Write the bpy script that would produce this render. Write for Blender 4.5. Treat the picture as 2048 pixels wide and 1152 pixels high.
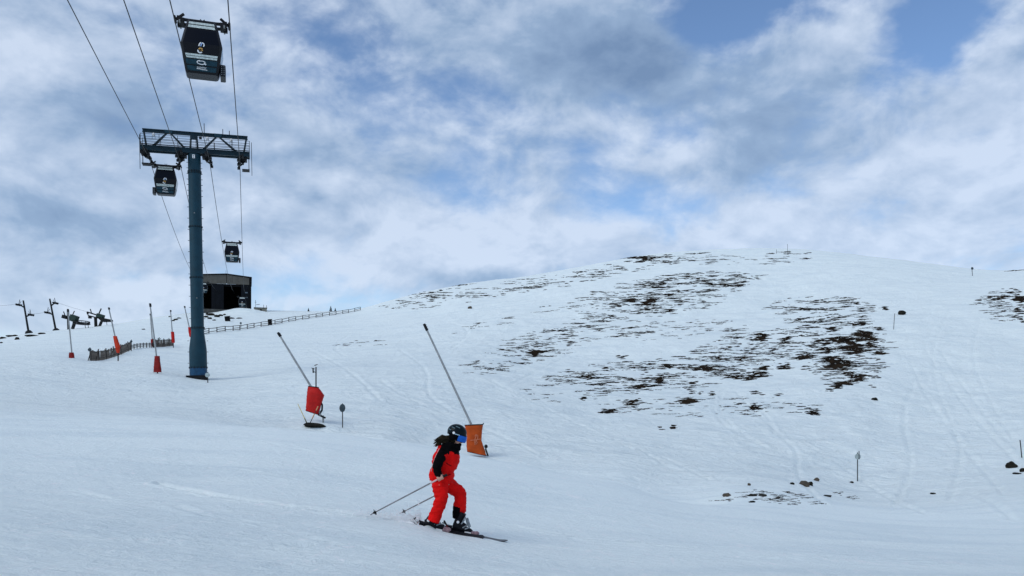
import bpy, bmesh, math, random
import numpy as np
from mathutils import Vector, Matrix, Euler

random.seed(7)
rng = np.random.default_rng(7)
S = bpy.context.scene
COL = S.collection
for o in list(bpy.data.objects):
    bpy.data.objects.remove(o)

# ------------------------------------------------------------------ camera
F, UH, VH, EYE = 1607.0, 1024.0, 780.0, 1.6      # focal length and horizon of the 2048 x 1152 photograph
cam_d = bpy.data.cameras.new('camera')
cam = bpy.data.objects.new('camera', cam_d)
COL.objects.link(cam)
cam.location = (0, 0, EYE)
cam.rotation_euler = (math.radians(90), 0, 0)
cam_d.sensor_width = 36
cam_d.lens = 36 * F / 2048
cam_d.shift_y = (VH - 576) / 2048
cam_d.clip_start = 0.05
cam_d.clip_end = 8000
S.camera = cam

# ------------------------------------------------------------------ light and view
SUN_AZ, SUN_EL = math.radians(-128), math.radians(40)      # azimuth from +y, clockwise positive
S.view_settings.view_transform = 'Standard'
S.view_settings.look = 'None'
S.view_settings.exposure = 0.0
S.view_settings.gamma = 1.0
S.view_settings.use_curve_mapping = False

sun_d = bpy.data.lights.new('sun', 'SUN')
sun_d.energy = 1.5
sun_d.angle = math.radians(35)
sun_d.color = (1.0, 0.965, 0.89)
sun = bpy.data.objects.new('sun', sun_d)
COL.objects.link(sun)
sdir = Vector((math.sin(SUN_AZ) * math.cos(SUN_EL), math.cos(SUN_AZ) * math.cos(SUN_EL), math.sin(SUN_EL)))
sun.rotation_euler = sdir.to_track_quat('Z', 'Y').to_euler()
sun.location = sdir * 50


class NT:
    """small helper to write node trees as expressions"""
    def __init__(self, tree):
        self.t = tree

    def n(self, kind, **kw):
        nd = self.t.nodes.new(kind)
        for k, v in kw.items():
            setattr(nd, k, v)
        return nd

    def link(self, a, b):
        self.t.links.new(a, b)

    def put(self, sock, v):
        if isinstance(v, bpy.types.NodeSocket):
            self.link(v, sock)
        else:
            sock.default_value = v

    def m(self, op, a, b=None, c=None, clamp=False):
        nd = self.n('ShaderNodeMath', operation=op, use_clamp=clamp)
        self.put(nd.inputs[0], a)
        if b is not None:
            self.put(nd.inputs[1], b)
        if c is not None:
            self.put(nd.inputs[2], c)
        return nd.outputs[0]

    def noise(self, vec, scale, detail=6, rough=0.5, distort=0.0, lac=2.0):
        nd = self.n('ShaderNodeTexNoise')
        self.put(nd.inputs['Vector'], vec)
        nd.inputs['Scale'].default_value = scale
        nd.inputs['Detail'].default_value = detail
        nd.inputs['Roughness'].default_value = rough
        nd.inputs['Distortion'].default_value = distort
        nd.inputs['Lacunarity'].default_value = lac
        return nd.outputs[0]

    def rng(self, x, a, b, c=0.0, d=1.0, kind='SMOOTHSTEP'):
        nd = self.n('ShaderNodeMapRange', interpolation_type=kind, clamp=True)
        self.put(nd.inputs[0], x)
        for i, v in enumerate((a, b, c, d)):
            self.put(nd.inputs[i + 1], v)
        return nd.outputs[0]

    def mix(self, fac, a, b):
        nd = self.n('ShaderNodeMix', data_type='RGBA')
        self.put(nd.inputs[0], fac)
        for s, v in ((nd.inputs[6], a), (nd.inputs[7], b)):
            if isinstance(v, tuple) and len(v) == 3:
                v = v + (1.0,)
            self.put(s, v)
        return nd.outputs[2]

    def mapping(self, vec, loc=(0, 0, 0), rot=(0, 0, 0), scale=(1, 1, 1)):
        nd = self.n('ShaderNodeMapping')
        self.put(nd.inputs[0], vec)
        nd.inputs['Location'].default_value = loc
        nd.inputs['Rotation'].default_value = rot
        nd.inputs['Scale'].default_value = scale
        return nd.outputs[0]


W = bpy.data.worlds.new('World')
S.world = W
W.use_nodes = True
wt = W.node_tree
wt.nodes.clear()
N = NT(wt)
BG = 0.15
W.cycles.sampling_method = 'MANUAL'
W.cycles.sample_map_resolution = 256
S.cycles.use_denoising = True
S.cycles.max_bounces = 5
S.cycles.diffuse_bounces = 3
S.cycles.glossy_bounces = 3
S.cycles.caustics_reflective = False
S.cycles.caustics_refractive = False
sky = N.n('ShaderNodeTexSky', sky_type='NISHITA')
sky.sun_disc = False
sky.sun_elevation = SUN_EL
sky.sun_rotation = SUN_AZ
sky.altitude = 2200
sky.air_density = 1.15
sky.dust_density = 0.1
sky.ozone_density = 4.0
tc = N.n('ShaderNodeTexCoord').outputs['Generated']
sep = N.n('ShaderNodeSeparateXYZ')
N.link(tc, sep.inputs[0])
az = N.m('ARCTAN2', sep.outputs[0], sep.outputs[1])
el = N.m('ARCSINE', sep.outputs[2])


def azel(u, v):
    a = math.atan((u - UH) / F)
    return a, math.atan((VH - v) / F * math.cos(a))


def lobe(u, v, ru, rv, wgt, tilt=0.0):
    """one soft cloud bank (or gap) standing at a direction in the sky"""
    a0, e0 = azel(u, v)
    ra, re = ru / F, rv / F
    da = N.m('SUBTRACT', az_w, a0)
    de = N.m('SUBTRACT', el_w, e0)
    ct, st = math.cos(tilt), math.sin(tilt)
    p = N.m('ADD', N.m('MULTIPLY', da, ct / ra), N.m('MULTIPLY', de, st / ra))
    q = N.m('ADD', N.m('MULTIPLY', da, -st / re), N.m('MULTIPLY', de, ct / re))
    d2 = N.m('ADD', N.m('MULTIPLY', p, p), N.m('MULTIPLY', q, q))
    return N.m('MULTIPLY', N.m('EXPONENT', N.m('MULTIPLY', d2, -1.0)), wgt)


# clouds drift: the banks' outlines are bent by a low-frequency noise
wv = N.mapping(tc, scale=(1, 1, 1.5))
w1 = N.m('SUBTRACT', N.noise(wv, 5.0, 5, 0.6), 0.5)
w2 = N.m('SUBTRACT', N.noise(N.mapping(wv, loc=(7.3, 2.1, 4.4)), 5.0, 5, 0.6), 0.5)
az_w = N.m('ADD', az, N.m('MULTIPLY', w1, 0.16))
el_w = N.m('ADD', el, N.m('MULTIPLY', w2, 0.09))


def total(lst):
    acc = None
    for L in lst:
        x = lobe(*L)
        acc = x if acc is None else N.m('ADD', acc, x)
    return acc


cv = N.mapping(tc, loc=(1.7, 0.4, 0.2), rot=(0.05, -0.10, 0.0), scale=(1.0, 1.0, 1.55))
big = N.noise(cv, 3.2, 3, 0.5, 0.3)
mid = N.noise(cv, 9.0, 9, 0.56, 0.25)
mid_up = N.noise(N.mapping(cv, loc=(-0.010, 0, 0.022)), 9.0, 5, 0.56, 0.25)      # the same clouds seen a little higher: lit tops, grey bellies
fine = N.noise(N.mapping(cv, loc=(3, 1, 5)), 24.0, 8, 0.58, 0.2)
COVER = [   # (u, v, ru, rv, weight): cloud banks > 0, blue gaps < 0
    (60, 140, 240, 230, .26), (330, 330, 330, 160, .20), (60, 420, 260, 110, .16), (200, 570, 240, 60, .22),
    (640, 330, 260, 140, .16), (680, 60, 200, 80, .10), (1180, 85, 250, 105, .55, -.15), (80, 640, 260, 40, .30), (1540, 270, 120, 110, .20, .5),
    (1880, 300, 260, 150, .34, .35), (1760, 470, 360, 50, .22), (1000, 480, 330, 60, .30), (560, 500, 200, 70, .18),
    (1340, 330, 120, 40, .22), (1700, 60, 130, 55, .16, .4), (960, 260, 110, 45, .10), (1420, 490, 160, 22, .22),
    (1480, 30, 130, 50, -.85), (1880, 60, 90, 70, -.75, .5), (860, 215, 130, 60, -.16, .2), (1310, 420, 150, 30, -.16),
    (1240, 250, 160, 50, -.05), (380, 80, 90, 80, -.05), (1650, 190, 90, 80, -.14), (980, 380, 120, 40, -.08),
    (320, 545, 160, 26, -.22), (1250, 300, 90, 40, -.12), (700, 600, 160, 30, -.05), (1640, 400, 90, 60, -.10),
    (640, 130, 130, 50, -.12), (560, 590, 120, 40, -.06), (1500, 480, 60, 40, -.12), (1430, 200, 100, 50, -.05)]
SHADE = [   # darker cloud bellies
    (1230, 95, 210, 80, .66, -.12), (900, 60, 120, 70, .25), (1350, 90, 110, 70, .30), (1530, 260, 120, 100, .50, .6), (230, 240, 180, 70, .40),
    (760, 300, 160, 60, .34), (30, 400, 120, 50, .32), (130, 470, 160, 40, .30), (950, 545, 150, 22, .42),
    (640, 430, 130, 50, .26), (330, 150, 100, 90, .25), (60, 560, 120, 25, .28), (540, 240, 100, 60, .18),
    (1260, 190, 200, 50, .34), (100, 20, 200, 30, .28), (1060, 330, 120, 60, .22),
    (1860, 330, 200, 110, -.10, .35), (60, 130, 110, 70, -.10), (250, 580, 120, 30, -.35), (640, 540, 120, 40, -.2),
    (950, 260, 140, 40, -.18), (1000, 480, 220, 40, -.2)]
cover = N.m('ADD', N.m('MULTIPLY', N.m('SUBTRACT', big, 0.5), 0.9), N.m('MULTIPLY', N.m('SUBTRACT', mid, 0.5), 1.35))
cover = N.m('ADD', cover, N.m('MULTIPLY', N.m('SUBTRACT', fine, 0.5), 0.50))
cover = N.m('ADD', N.m('ADD', cover, total(COVER)), 0.55)
alpha = N.rng(cover, 0.20, 0.80)
alpha = N.m('MULTIPLY', alpha, 0.88)
sh = N.m('ADD', N.m('MULTIPLY', N.m('SUBTRACT', N.noise(N.mapping(cv, loc=(9, 4, 2)), 5.5, 5, 0.5, 0.3), 0.5), 0.85), total(SHADE))
sh = N.m('ADD', sh, N.m('MULTIPLY', N.m('SUBTRACT', mid_up, mid), 1.7))
sh = N.m('ADD', sh, N.m('MULTIPLY', N.m('SUBTRACT', 0.5, fine), 0.30))
sh = N.m('ADD', sh, 0.20)
ccol = N.mix(N.rng(sh, 0.0, 0.62, kind='LINEAR'), (0.665, 0.765, 0.925), (0.325, 0.45, 0.64))
ccol = N.mix(N.rng(sh, 0.60, 1.20, kind='LINEAR'), ccol, (0.185, 0.285, 0.46))
vm = N.n('ShaderNodeVectorMath', operation='SCALE')
N.link(ccol, vm.inputs[0])
vm.inputs['Scale'].default_value = 1.0 / BG
bgn = N.n('ShaderNodeBackground')
bgn.inputs['Strength'].default_value = BG
N.link(N.mix(alpha, sky.outputs[0], vm.outputs[0]), bgn.inputs['Color'])
wo = N.n('ShaderNodeOutputWorld')
N.link(bgn.outputs[0], wo.inputs['Surface'])

# ------------------------------------------------------------------ materials
MATS = {}


def mat(name, col, rough=0.6, metal=0.0, vary=0.0, vscale=8.0, bump=0.0, bscale=40.0, col2=None, spec=0.2):
    if name in MATS:
        return MATS[name]
    M = bpy.data.materials.new(name)
    M.use_nodes = True
    t = M.node_tree
    X = NT(t)
    b = t.nodes['Principled BSDF']
    b.inputs['Roughness'].default_value = rough
    b.inputs['Metallic'].default_value = metal
    b.inputs['Specular IOR Level'].default_value = spec
    co = X.n('ShaderNodeTexCoord').outputs['Object']
    if vary or col2:
        c2 = col2 if col2 else tuple(min(1, c * (1 + vary)) for c in col)
        c1 = col if col2 else tuple(c * (1 - vary) for c in col)
        f = X.rng(X.noise(co, vscale, 6, 0.6), 0.3, 0.7)
        X.link(X.mix(f, c1, c2), b.inputs['Base Color'])
    else:
        b.inputs['Base Color'].default_value = (*col, 1)
    if bump:
        bn = X.n('ShaderNodeBump')
        bn.inputs['Strength'].default_value = 1.0
        bn.inputs['Distance'].default_value = bump
        X.link(X.noise(co, bscale, 4, 0.55), bn.inputs['Height'])
        X.link(bn.outputs[0], b.inputs['Normal'])
    MATS[name] = M
    return M


def snow_material():
    M = bpy.data.materials.new('snow')
    M.use_nodes = True
    t = M.node_tree
    X = NT(t)
    b = t.nodes['Principled BSDF']
    b.inputs['Roughness'].default_value = 0.62
    b.inputs['Specular IOR Level'].default_value = 0.25
    co = X.n('ShaderNodeTexCoord').outputs['Object']
    dist = X.n('ShaderNodeVectorMath', operation='LENGTH')
    X.link(co, dist.inputs[0])
    d = dist.outputs['Value']
    groom = X.rng(d, 26, 44)                         # groomed piste in front, rough slope beyond
    icy = X.rng(X.noise(X.mapping(co, rot=(0, 0, 0.35), scale=(0.35, 1.2, 1)), 0.35, 7, 0.62, 0.8), 0.42, 0.68)
    colr = X.mix(icy, (0.865, 0.945, 0.93), (0.775, 0.865, 0.87))
    scur = X.rng(X.noise(X.mapping(co, rot=(0, 0, -0.5), scale=(1.6, 0.5, 1)), 1.9, 7, 0.66, 1.2), 0.56, 0.72)
    colr = X.mix(X.m('MULTIPLY', scur, 0.55), colr, (0.965, 0.975, 0.96))
    fleck = X.rng(X.noise(X.mapping(co, rot=(0, 0, 0.7), scale=(1.0, 0.5, 1)), 7.5, 6, 0.7, 0.8), 0.57, 0.70)
    colr = X.mix(X.m('MULTIPLY', fleck, 0.8), colr, (0.975, 0.98, 0.97))
    pit = X.rng(X.noise(X.mapping(co, loc=(5, 3, 1), rot=(0, 0, 0.3), scale=(0.6, 1.0, 1)), 6.0, 6, 0.7, 0.6), 0.40, 0.28)
    colr = X.mix(X.m('MULTIPLY', pit, 0.6), colr, (0.70, 0.78, 0.80))
    X.link(colr, b.inputs['Base Color'])
    # relief: fine grain, wind crust, old ski tracks running down to the right
    grain = X.noise(co, 55, 5, 0.65)
    crust = X.noise(X.mapping(co, rot=(0, 0, 0.4), scale=(0.5, 1, 1)), 4.5, 7, 0.62, 0.6)
    track = X.noise(X.mapping(co, rot=(0, 0, 0.95), scale=(0.25, 2.6, 1)), 1.4, 6, 0.65, 0.35)
    track2 = X.noise(X.mapping(co, rot=(0, 0, -0.25), scale=(0.22, 2.2, 1)), 1.7, 5, 0.6, 0.35)
    lump = X.noise(X.mapping(co, rot=(0, 0, -0.3), scale=(0.8, 1.2, 1)), 0.85, 8, 0.62, 0.8)
    grit = X.noise(X.mapping(co, rot=(0, 0, 0.5), scale=(0.7, 1.1, 1)), 11, 6, 0.7, 0.3)
    h = X.m('ADD', X.m('MULTIPLY', grain, 0.012), X.m('MULTIPLY', grit, 0.050))
    h = X.m('ADD', h, X.m('MULTIPLY', crust, X.m('ADD', 0.065, X.m('MULTIPLY', groom, 0.05))))
    h = X.m('ADD', h, X.m('MULTIPLY', X.m('ADD', track, track2), X.m('ADD', 0.012, X.m('MULTIPLY', groom, 0.05))))
    h = X.m('ADD', h, X.m('MULTIPLY', lump, X.m('MULTIPLY', groom, 0.42)))
    bn = X.n('ShaderNodeBump')
    bn.inputs['Strength'].default_value = 1.0
    bn.inputs['Distance'].default_value = 1.0
    X.link(h, bn.inputs['Height'])
    X.link(bn.outputs[0], b.inputs['Normal'])
    return M


SNOW = snow_material()


# ------------------------------------------------------------------ mesh builder
class MB:
    def __init__(self):
        self.v, self.f, self.mi = [], [], []

    def add(self, vs, fs, m=0):
        o = len(self.v)
        self.v += [tuple(p) for p in vs]
        self.f += [tuple(i + o for i in f) for f in fs]
        self.mi += [m] * len(fs)
        return self

    def box(self, c, s, rot=None, m=0, taper=1.0):
        hx, hy, hz = s[0] / 2, s[1] / 2, s[2] / 2
        pts = [Vector((x * hx * (taper if z > 0 else 1), y * hy * (taper if z > 0 else 1), z * hz)) for z in (-1, 1) for x, y in ((-1, -1), (1, -1), (1, 1), (-1, 1))]
        if rot is not None:
            R = rot if isinstance(rot, Matrix) else Euler(rot).to_matrix()
            pts = [R @ p for p in pts]
        c = Vector(c)
        return self.add([p + c for p in pts], [(3, 2, 1, 0), (4, 5, 6, 7), (0, 1, 5, 4), (1, 2, 6, 5), (2, 3, 7, 6), (3, 0, 4, 7)], m)

    def bar(self, a, b, w, h=None, m=0):
        """rectangular bar from a to b"""
        h = h or w
        a, b = Vector(a), Vector(b)
        d = b - a
        q = d.to_track_quat('X', 'Z').to_matrix()
        return self.box((a + b) / 2, (d.length, w, h), q, m)

    def tube(self, pts, rad, n=10, m=0, cap=True, squash=None):
        pts = [Vector(p) for p in pts]
        if not hasattr(rad, '__len__'):
            rad = [rad] * len(pts)
        up = None
        vs = []
        for i, p in enumerate(pts):
            d = (pts[min(i + 1, len(pts) - 1)] - pts[max(i - 1, 0)]).normalized()
            if up is None:
                up = Vector((0, 0, 1)) if abs(d.z) < 0.9 else Vector((0, 1, 0))
            s = d.cross(up)
            if s.length < 1e-6:
                s = d.orthogonal()
            s.normalize()
            up = s.cross(d).normalized()
            r = rad[i]
            ra, rb = r if hasattr(r, '__len__') else (r, r)
            for k in range(n):
                t = 2 * math.pi * k / n
                vs.append(p + s * (ra * math.cos(t)) + up * (rb * math.sin(t)))
        fs = []
        for i in range(len(pts) - 1):
            for k in range(n):
                k2 = (k + 1) % n
                fs.append((i * n + k, i * n + k2, (i + 1) * n + k2, (i + 1) * n + k))
        if cap:
            fs.append(tuple(range(n - 1, -1, -1)))
            fs.append(tuple((len(pts) - 1) * n + k for k in range(n)))
        return self.add(vs, fs, m)

    def loft(self, rings, m=0, cap=True):
        """rings: list of equal-length closed vertex rings"""
        n = len(rings[0])
        vs = [p for r in rings for p in r]
        fs = []
        for i in range(len(rings) - 1):
            for k in range(n):
                k2 = (k + 1) % n
                fs.append((i * n + k, i * n + k2, (i + 1) * n + k2, (i + 1) * n + k))
        if cap:
            fs.append(tuple(range(n - 1, -1, -1)))
            fs.append(tuple((len(rings) - 1) * n + k for k in range(n)))
        return self.add(vs, fs, m)

    def lathe(self, prof, n=24, c=(0, 0, 0), m=0, rot=None):
        vs = []
        R = Euler(rot).to_matrix() if rot else Matrix.Identity(3)
        for r, z in prof:
            for k in range(n):
                t = 2 * math.pi * k / n
                vs.append(R @ Vector((r * math.cos(t), r * math.sin(t), z)) + Vector(c))
        fs = []
        for i in range(len(prof) - 1):
            for k in range(n):
                k2 = (k + 1) % n
                fs.append((i * n + k, i * n + k2, (i + 1) * n + k2, (i + 1) * n + k))
        fs.append(tuple(range(n - 1, -1, -1)))
        fs.append(tuple((len(prof) - 1) * n + k for k in range(n)))
        return self.add(vs, fs, m)

    def prism(self, poly, y0, y1, m=0, R=None, c=(0, 0, 0)):
        """polygon in x,z extruded along y"""
        n = len(poly)
        vs = [Vector((x, y0, z)) for x, z in poly] + [Vector((x, y1, z)) for x, z in poly]
        if R is not None:
            vs = [R @ v for v in vs]
        vs = [v + Vector(c) for v in vs]
        fs = [tuple(range(n)), tuple(range(2 * n - 1, n - 1, -1))]
        for k in range(n):
            k2 = (k + 1) % n
            fs.append((k2, k, n + k, n + k2))
        return self.add(vs, fs, m)

    def ball(self, c, r, n=12, k=8, m=0, R=None):
        r = r if hasattr(r, '__len__') else (r, r, r)
        vs, fs = [], []
        for i in range(k + 1):
            ph = math.pi * i / k
            for j in range(n):
                t = 2 * math.pi * j / n
                p = Vector((r[0] * math.sin(ph) * math.cos(t), r[1] * math.sin(ph) * math.sin(t), r[2] * math.cos(ph)))
                if R is not None:
                    p = R @ p
                vs.append(p + Vector(c))
        for i in range(k):
            for j in range(n):
                j2 = (j + 1) % n
                fs.append((i * n + j, (i + 1) * n + j, (i + 1) * n + j2, i * n + j2))
        return self.add(vs, fs, m)

    def build(self, name, mats, parent=None, smooth=False, bevel=0.0, angle=40):
        me = bpy.data.meshes.new(name)
        me.from_pydata(self.v, [], self.f)
        mats = mats if isinstance(mats, (list, tuple)) else [mats]
        for x in mats:
            me.materials.append(x)
        if len(mats) > 1:
            me.polygons.foreach_set('material_index', self.mi)
        bm = bmesh.new()
        bm.from_mesh(me)
        bmesh.ops.remove_doubles(bm, verts=bm.verts, dist=1e-6)
        bmesh.ops.recalc_face_normals(bm, faces=bm.faces)
        if bevel:
            es = [e for e in bm.edges if len(e.link_faces) == 2 and e.calc_face_angle(0) > 0.7]
            bmesh.ops.bevel(bm, geom=es, offset=bevel, segments=2, affect='EDGES', profile=0.6)
        bm.to_mesh(me)
        bm.free()
        if smooth:
            me.polygons.foreach_set('use_smooth', [True] * len(me.polygons))
            me.set_sharp_from_angle(angle=math.radians(angle))
        return link(name, me, parent)


def link(name, data, parent=None):
    o = bpy.data.objects.new(name, data)
    COL.objects.link(o)
    if parent is not None:
        o.parent = parent
    return o


def tag(o, label=None, cat=None, group=None, kind=None):
    for k, v in (('label', label), ('category', cat), ('group', group), ('kind', kind)):
        if v:
            o[k] = v
    return o


def thing(name, loc, label, cat, group=None, rot=(0, 0, 0)):
    o = link(name, None)
    o.location = loc
    o.rotation_euler = rot
    o.empty_display_size = 0.3
    return tag(o, label, cat, group)


def copy_tree(o, parent=None):
    c = o.copy()
    COL.objects.link(c)
    c.parent = parent
    for ch in list(o.children):
        copy_tree(ch, c)
    return c


# ------------------------------------------------------------------ noise in numpy
_P = np.concatenate([rng.permutation(512)] * 3)
_G = rng.normal(size=(512, 2))
_G /= np.linalg.norm(_G, axis=1)[:, None]


def pnoise(x, y):
    xi, yi = np.floor(x).astype(int), np.floor(y).astype(int)
    xf, yf = x - xi, y - yi
    xi &= 511
    yi &= 511
    u = xf * xf * xf * (xf * (xf * 6 - 15) + 10)
    v = yf * yf * yf * (yf * (yf * 6 - 15) + 10)

    def g(ix, iy, dx, dy):
        h = _G[_P[_P[ix & 511] + (iy & 511)]]
        return h[..., 0] * dx + h[..., 1] * dy
    a, b = g(xi, yi, xf, yf), g(xi + 1, yi, xf - 1, yf)
    c, d = g(xi, yi + 1, xf, yf - 1), g(xi + 1, yi + 1, xf - 1, yf - 1)
    return (a * (1 - u) + b * u) * (1 - v) + (c * (1 - u) + d * u) * v


def fbm(x, y, oct=4, gain=0.5):
    s, a = 0, 1.0
    for i in range(oct):
        s = s + a * pnoise(x * 2 ** i + 17.3 * i, y * 2 ** i - 9.1 * i)
        a *= gain
    return s


def sstep(x, a, b):
    t = np.clip((x - a) / (b - a), 0, 1)
    return t * t * (3 - 2 * t)

# ------------------------------------------------------------------ terrain: survey points (image column, image row, metres away)
SURVEY = """
-250 1152 4.9;0 1152 5.5;512 1152 6.4;1024 1152 7.5;1536 1152 8.9;2048 1152 10.2;2300 1152 10.8
0 1050 8.0;400 1048 9.3;700 1042 10.5;832 1049 11.05;865 1057 11.07;967 1077 11.05;920 1067 11.22;1012 1084 11.2;1250 1090 12;1500 1090 13;1800 1092 14.3;2048 1095 15.3
0 950 13.5;400 948 15.5;700 945 17.5;900 955 18.5;1100 990 18.2;1400 1035 18;1700 1058 18.5;2048 1066 19.2
0 850 24;200 850 25.5;420 850 27.5;560 858 29.5;680 872 31;860 896 30.5;1050 934 29;1250 973 27.2;1430 1009 25.5;1700 1036 24;2048 1045 24
640 846 43;780 862 42;900 902 41;960 914 40;1050 926 39;1250 958 36;1450 994 32;1600 975 38;1715 962 47;2020 938 50;2048 990 33
560 872 35.5;680 896 36.5;860 926 36;1050 962 34.5;1250 1000 31.5;1400 1022 29
850 790 60;1000 812 58;1200 852 55;1400 852 58;1700 860 60;2048 870 62
1690 772 80;1350 800 71;1100 770 80;900 720 95;1787 657 118;2048 700 105
1700 695 104;1400 700 112;1100 690 122;1000 652 142;700 722 98;560 742 88
1300 600 168;1550 600 165;1800 600 152;1000 592 200;850 622 190;2000 592 155;1945 556 195
760 607 238;850 585 240;950 567 240;1050 557 240;1150 540 236;1250 522 235;1350 510 235;1450 506 235;1520 503 235;1620 507 230;1750 519 225;1850 531 220;1945 544 215;2000 547 212;2048 543 225;2200 520 225
397 757 81;315 746 77;250 772 66;0 765 58;100 732 76;180 721 92;0 703 105;143 716 88;345 690 135;260 706 106;300 690 128;410 668 152;480 660 165;560 647 185;640 634 208;720 621 236
0 684 150;55 667 186;110 661 190;200 652 200;290 640 214;340 632 220;410 640 196;455 641 200;520 624 236;600 623 246;680 622 252
0 700 260;200 668 300;400 636 330;600 636 340;760 630 330;1000 580 330;1250 540 330;1520 520 330;1750 535 320;2048 560 320
0 740 600;500 720 600;1000 690 600;1500 680 600;2048 690 600
0 790 2500;500 790 2500;1000 790 2500;1500 790 2500;2048 790 2500
"""
pts = []
for ln in SURVEY.strip().split('\n'):
    for e in ln.split(';'):
        u, v, d = map(float, e.split())
        th = math.atan((u - UH) / F)
        r = d / math.cos(th)
        pts.append((math.degrees(th), math.log(r), (VH - v) / F * math.cos(th)))
for th, rows in ((-58, ((6, -.20), (15, -.055), (40, 0.01), (100, .035), (300, .03), (2500, -.006))),
                 (58, ((8, -.29), (16, -.175), (40, -.12), (100, -.01), (230, .09), (600, .05), (2500, -.006))),
                 (-110, ((6, -.24), (20, -.08), (80, -.02), (300, -.02), (2500, -.02))),
                 (110, ((7, -.36), (20, -.24), (80, -.17), (300, -.06), (2500, -.02))),
                 (-180, ((6, -.30), (20, -.16), (80, -.13), (300, -.12), (2500, -.05))),
                 (180, ((6, -.30), (20, -.16), (80, -.13), (300, -.12), (2500, -.05)))):
    for r, s in rows:
        pts.append((th, math.log(r), s))
pts = np.array(pts)
CX = np.stack([pts[:, 0] / 8.0, pts[:, 1] * 2.0], 1)


def _phi(r2):
    return 0.5 * r2 * np.log(r2 + 1e-12)


def _tps(c, f, lam=2e-4):
    n = len(c)
    r2 = ((c[:, None] - c[None]) ** 2).sum(-1)
    A = np.zeros((n + 3, n + 3))
    A[:n, :n] = _phi(r2) + lam * np.eye(n)
    A[:n, n] = 1
    A[:n, n + 1:] = c
    A[n:, :n] = A[:n, n:].T
    return np.linalg.solve(A, np.concatenate([f, np.zeros(3)]))


WT = _tps(CX, pts[:, 2])


def slope_tps(th, lr):
    q = np.stack([th.ravel() / 8.0, lr.ravel() * 2.0], 1)
    out = np.empty(len(q))
    for i in range(0, len(q), 40000):
        b = q[i:i + 40000]
        r2 = (b[:, :1] - CX[None, :, 0]) ** 2 + (b[:, 1:] - CX[None, :, 1]) ** 2
        out[i:i + 40000] = _phi(r2) @ WT[:-3] + WT[-3] + b @ WT[-2:]
    return out.reshape(th.shape)


# polar sheet round the viewer: dense where the photograph looks, coarse behind
TH = np.concatenate([np.linspace(-180, -46, 60)[:-1], np.linspace(-46, -36, 40)[:-1], np.linspace(-36, 36, 901)[:-1],
                     np.linspace(36, 46, 40)[:-1], np.linspace(46, 180, 60)])
LR = np.concatenate([np.linspace(math.log(1.2), math.log(5.0), 14)[:-1], np.linspace(math.log(5.0), math.log(330), 640)[:-1],
                     np.linspace(math.log(330), math.log(4000), 40)])
# coarse evaluation of the smooth form, then bilinear refinement keeps the script quick
THc = np.concatenate([np.linspace(-180, -40, 36)[:-1], np.linspace(-40, 40, 241)[:-1], np.linspace(40, 180, 36)])
LRc = np.linspace(math.log(5.0), math.log(4000), 260)
Sc = slope_tps(*np.meshgrid(THc, LRc, indexing='ij'))


def bilin(gx, gy, G, x, y):
    ix = np.clip(np.searchsorted(gx, x) - 1, 0, len(gx) - 2)
    iy = np.clip(np.searchsorted(gy, y) - 1, 0, len(gy) - 2)
    fx = np.clip((x - gx[ix]) / (gx[ix + 1] - gx[ix]), 0, 1)
    fy = np.clip((y - gy[iy]) / (gy[iy + 1] - gy[iy]), 0, 1)
    return (G[ix, iy] * (1 - fx) * (1 - fy) + G[ix + 1, iy] * fx * (1 - fy) + G[ix, iy + 1] * (1 - fx) * fy + G[ix + 1, iy + 1] * fx * fy)


def world_xy(u, d):
    return (u - UH) / F * d, d


# old ski tracks pressed into the far slope: polylines (image column, row)
TRACKS = [[(1432, 786), (1427, 815), (1440, 842), (1475, 868), (1520, 890)], [(1442, 786), (1437, 815), (1452, 842), (1490, 872), (1535, 896)],
          [(1468, 778), (1500, 815), (1540, 850), (1562, 872)], [(1505, 800), (1545, 845), (1548, 870)],
          [(700, 668), (672, 688), (672, 702), (690, 712)], [(1850, 700), (1900, 770), (1960, 850), (2040, 930)],
          [(1880, 700), (1925, 770), (1985, 850), (2060, 925)], [(1820, 720), (1850, 790), (1930, 900), (2010, 990)],
          [(1060, 860), (1160, 880), (1300, 900), (1420, 960)], [(980, 760), (1060, 800), (1180, 860), (1280, 905)],
          [(760, 760), (820, 800), (900, 830), (1000, 870), (1100, 920)], [(1600, 880), (1680, 930), (1780, 1000), (1860, 1030)],
          [(1940, 985), (1975, 1000), (2000, 1015), (2030, 1042)], [(1300, 640), (1180, 690), (1020, 770)], [(1900, 620), (1860, 700), (1880, 800), (1930, 900), (1900, 1000)], [(1960, 640), (1940, 720), (1990, 820), (2040, 900)],
          [(1830, 760), (1800, 840), (1830, 930), (1790, 1010)], [(800, 700), (860, 740), (850, 790), (900, 820)], [(1000, 830), (1100, 850), (1250, 880), (1330, 930)],
          [(1540, 860), (1600, 900), (1590, 950), (1650, 1010)], [(620, 700), (700, 740), (760, 800)], [(880, 640), (950, 660), (900, 700)]]


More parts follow.
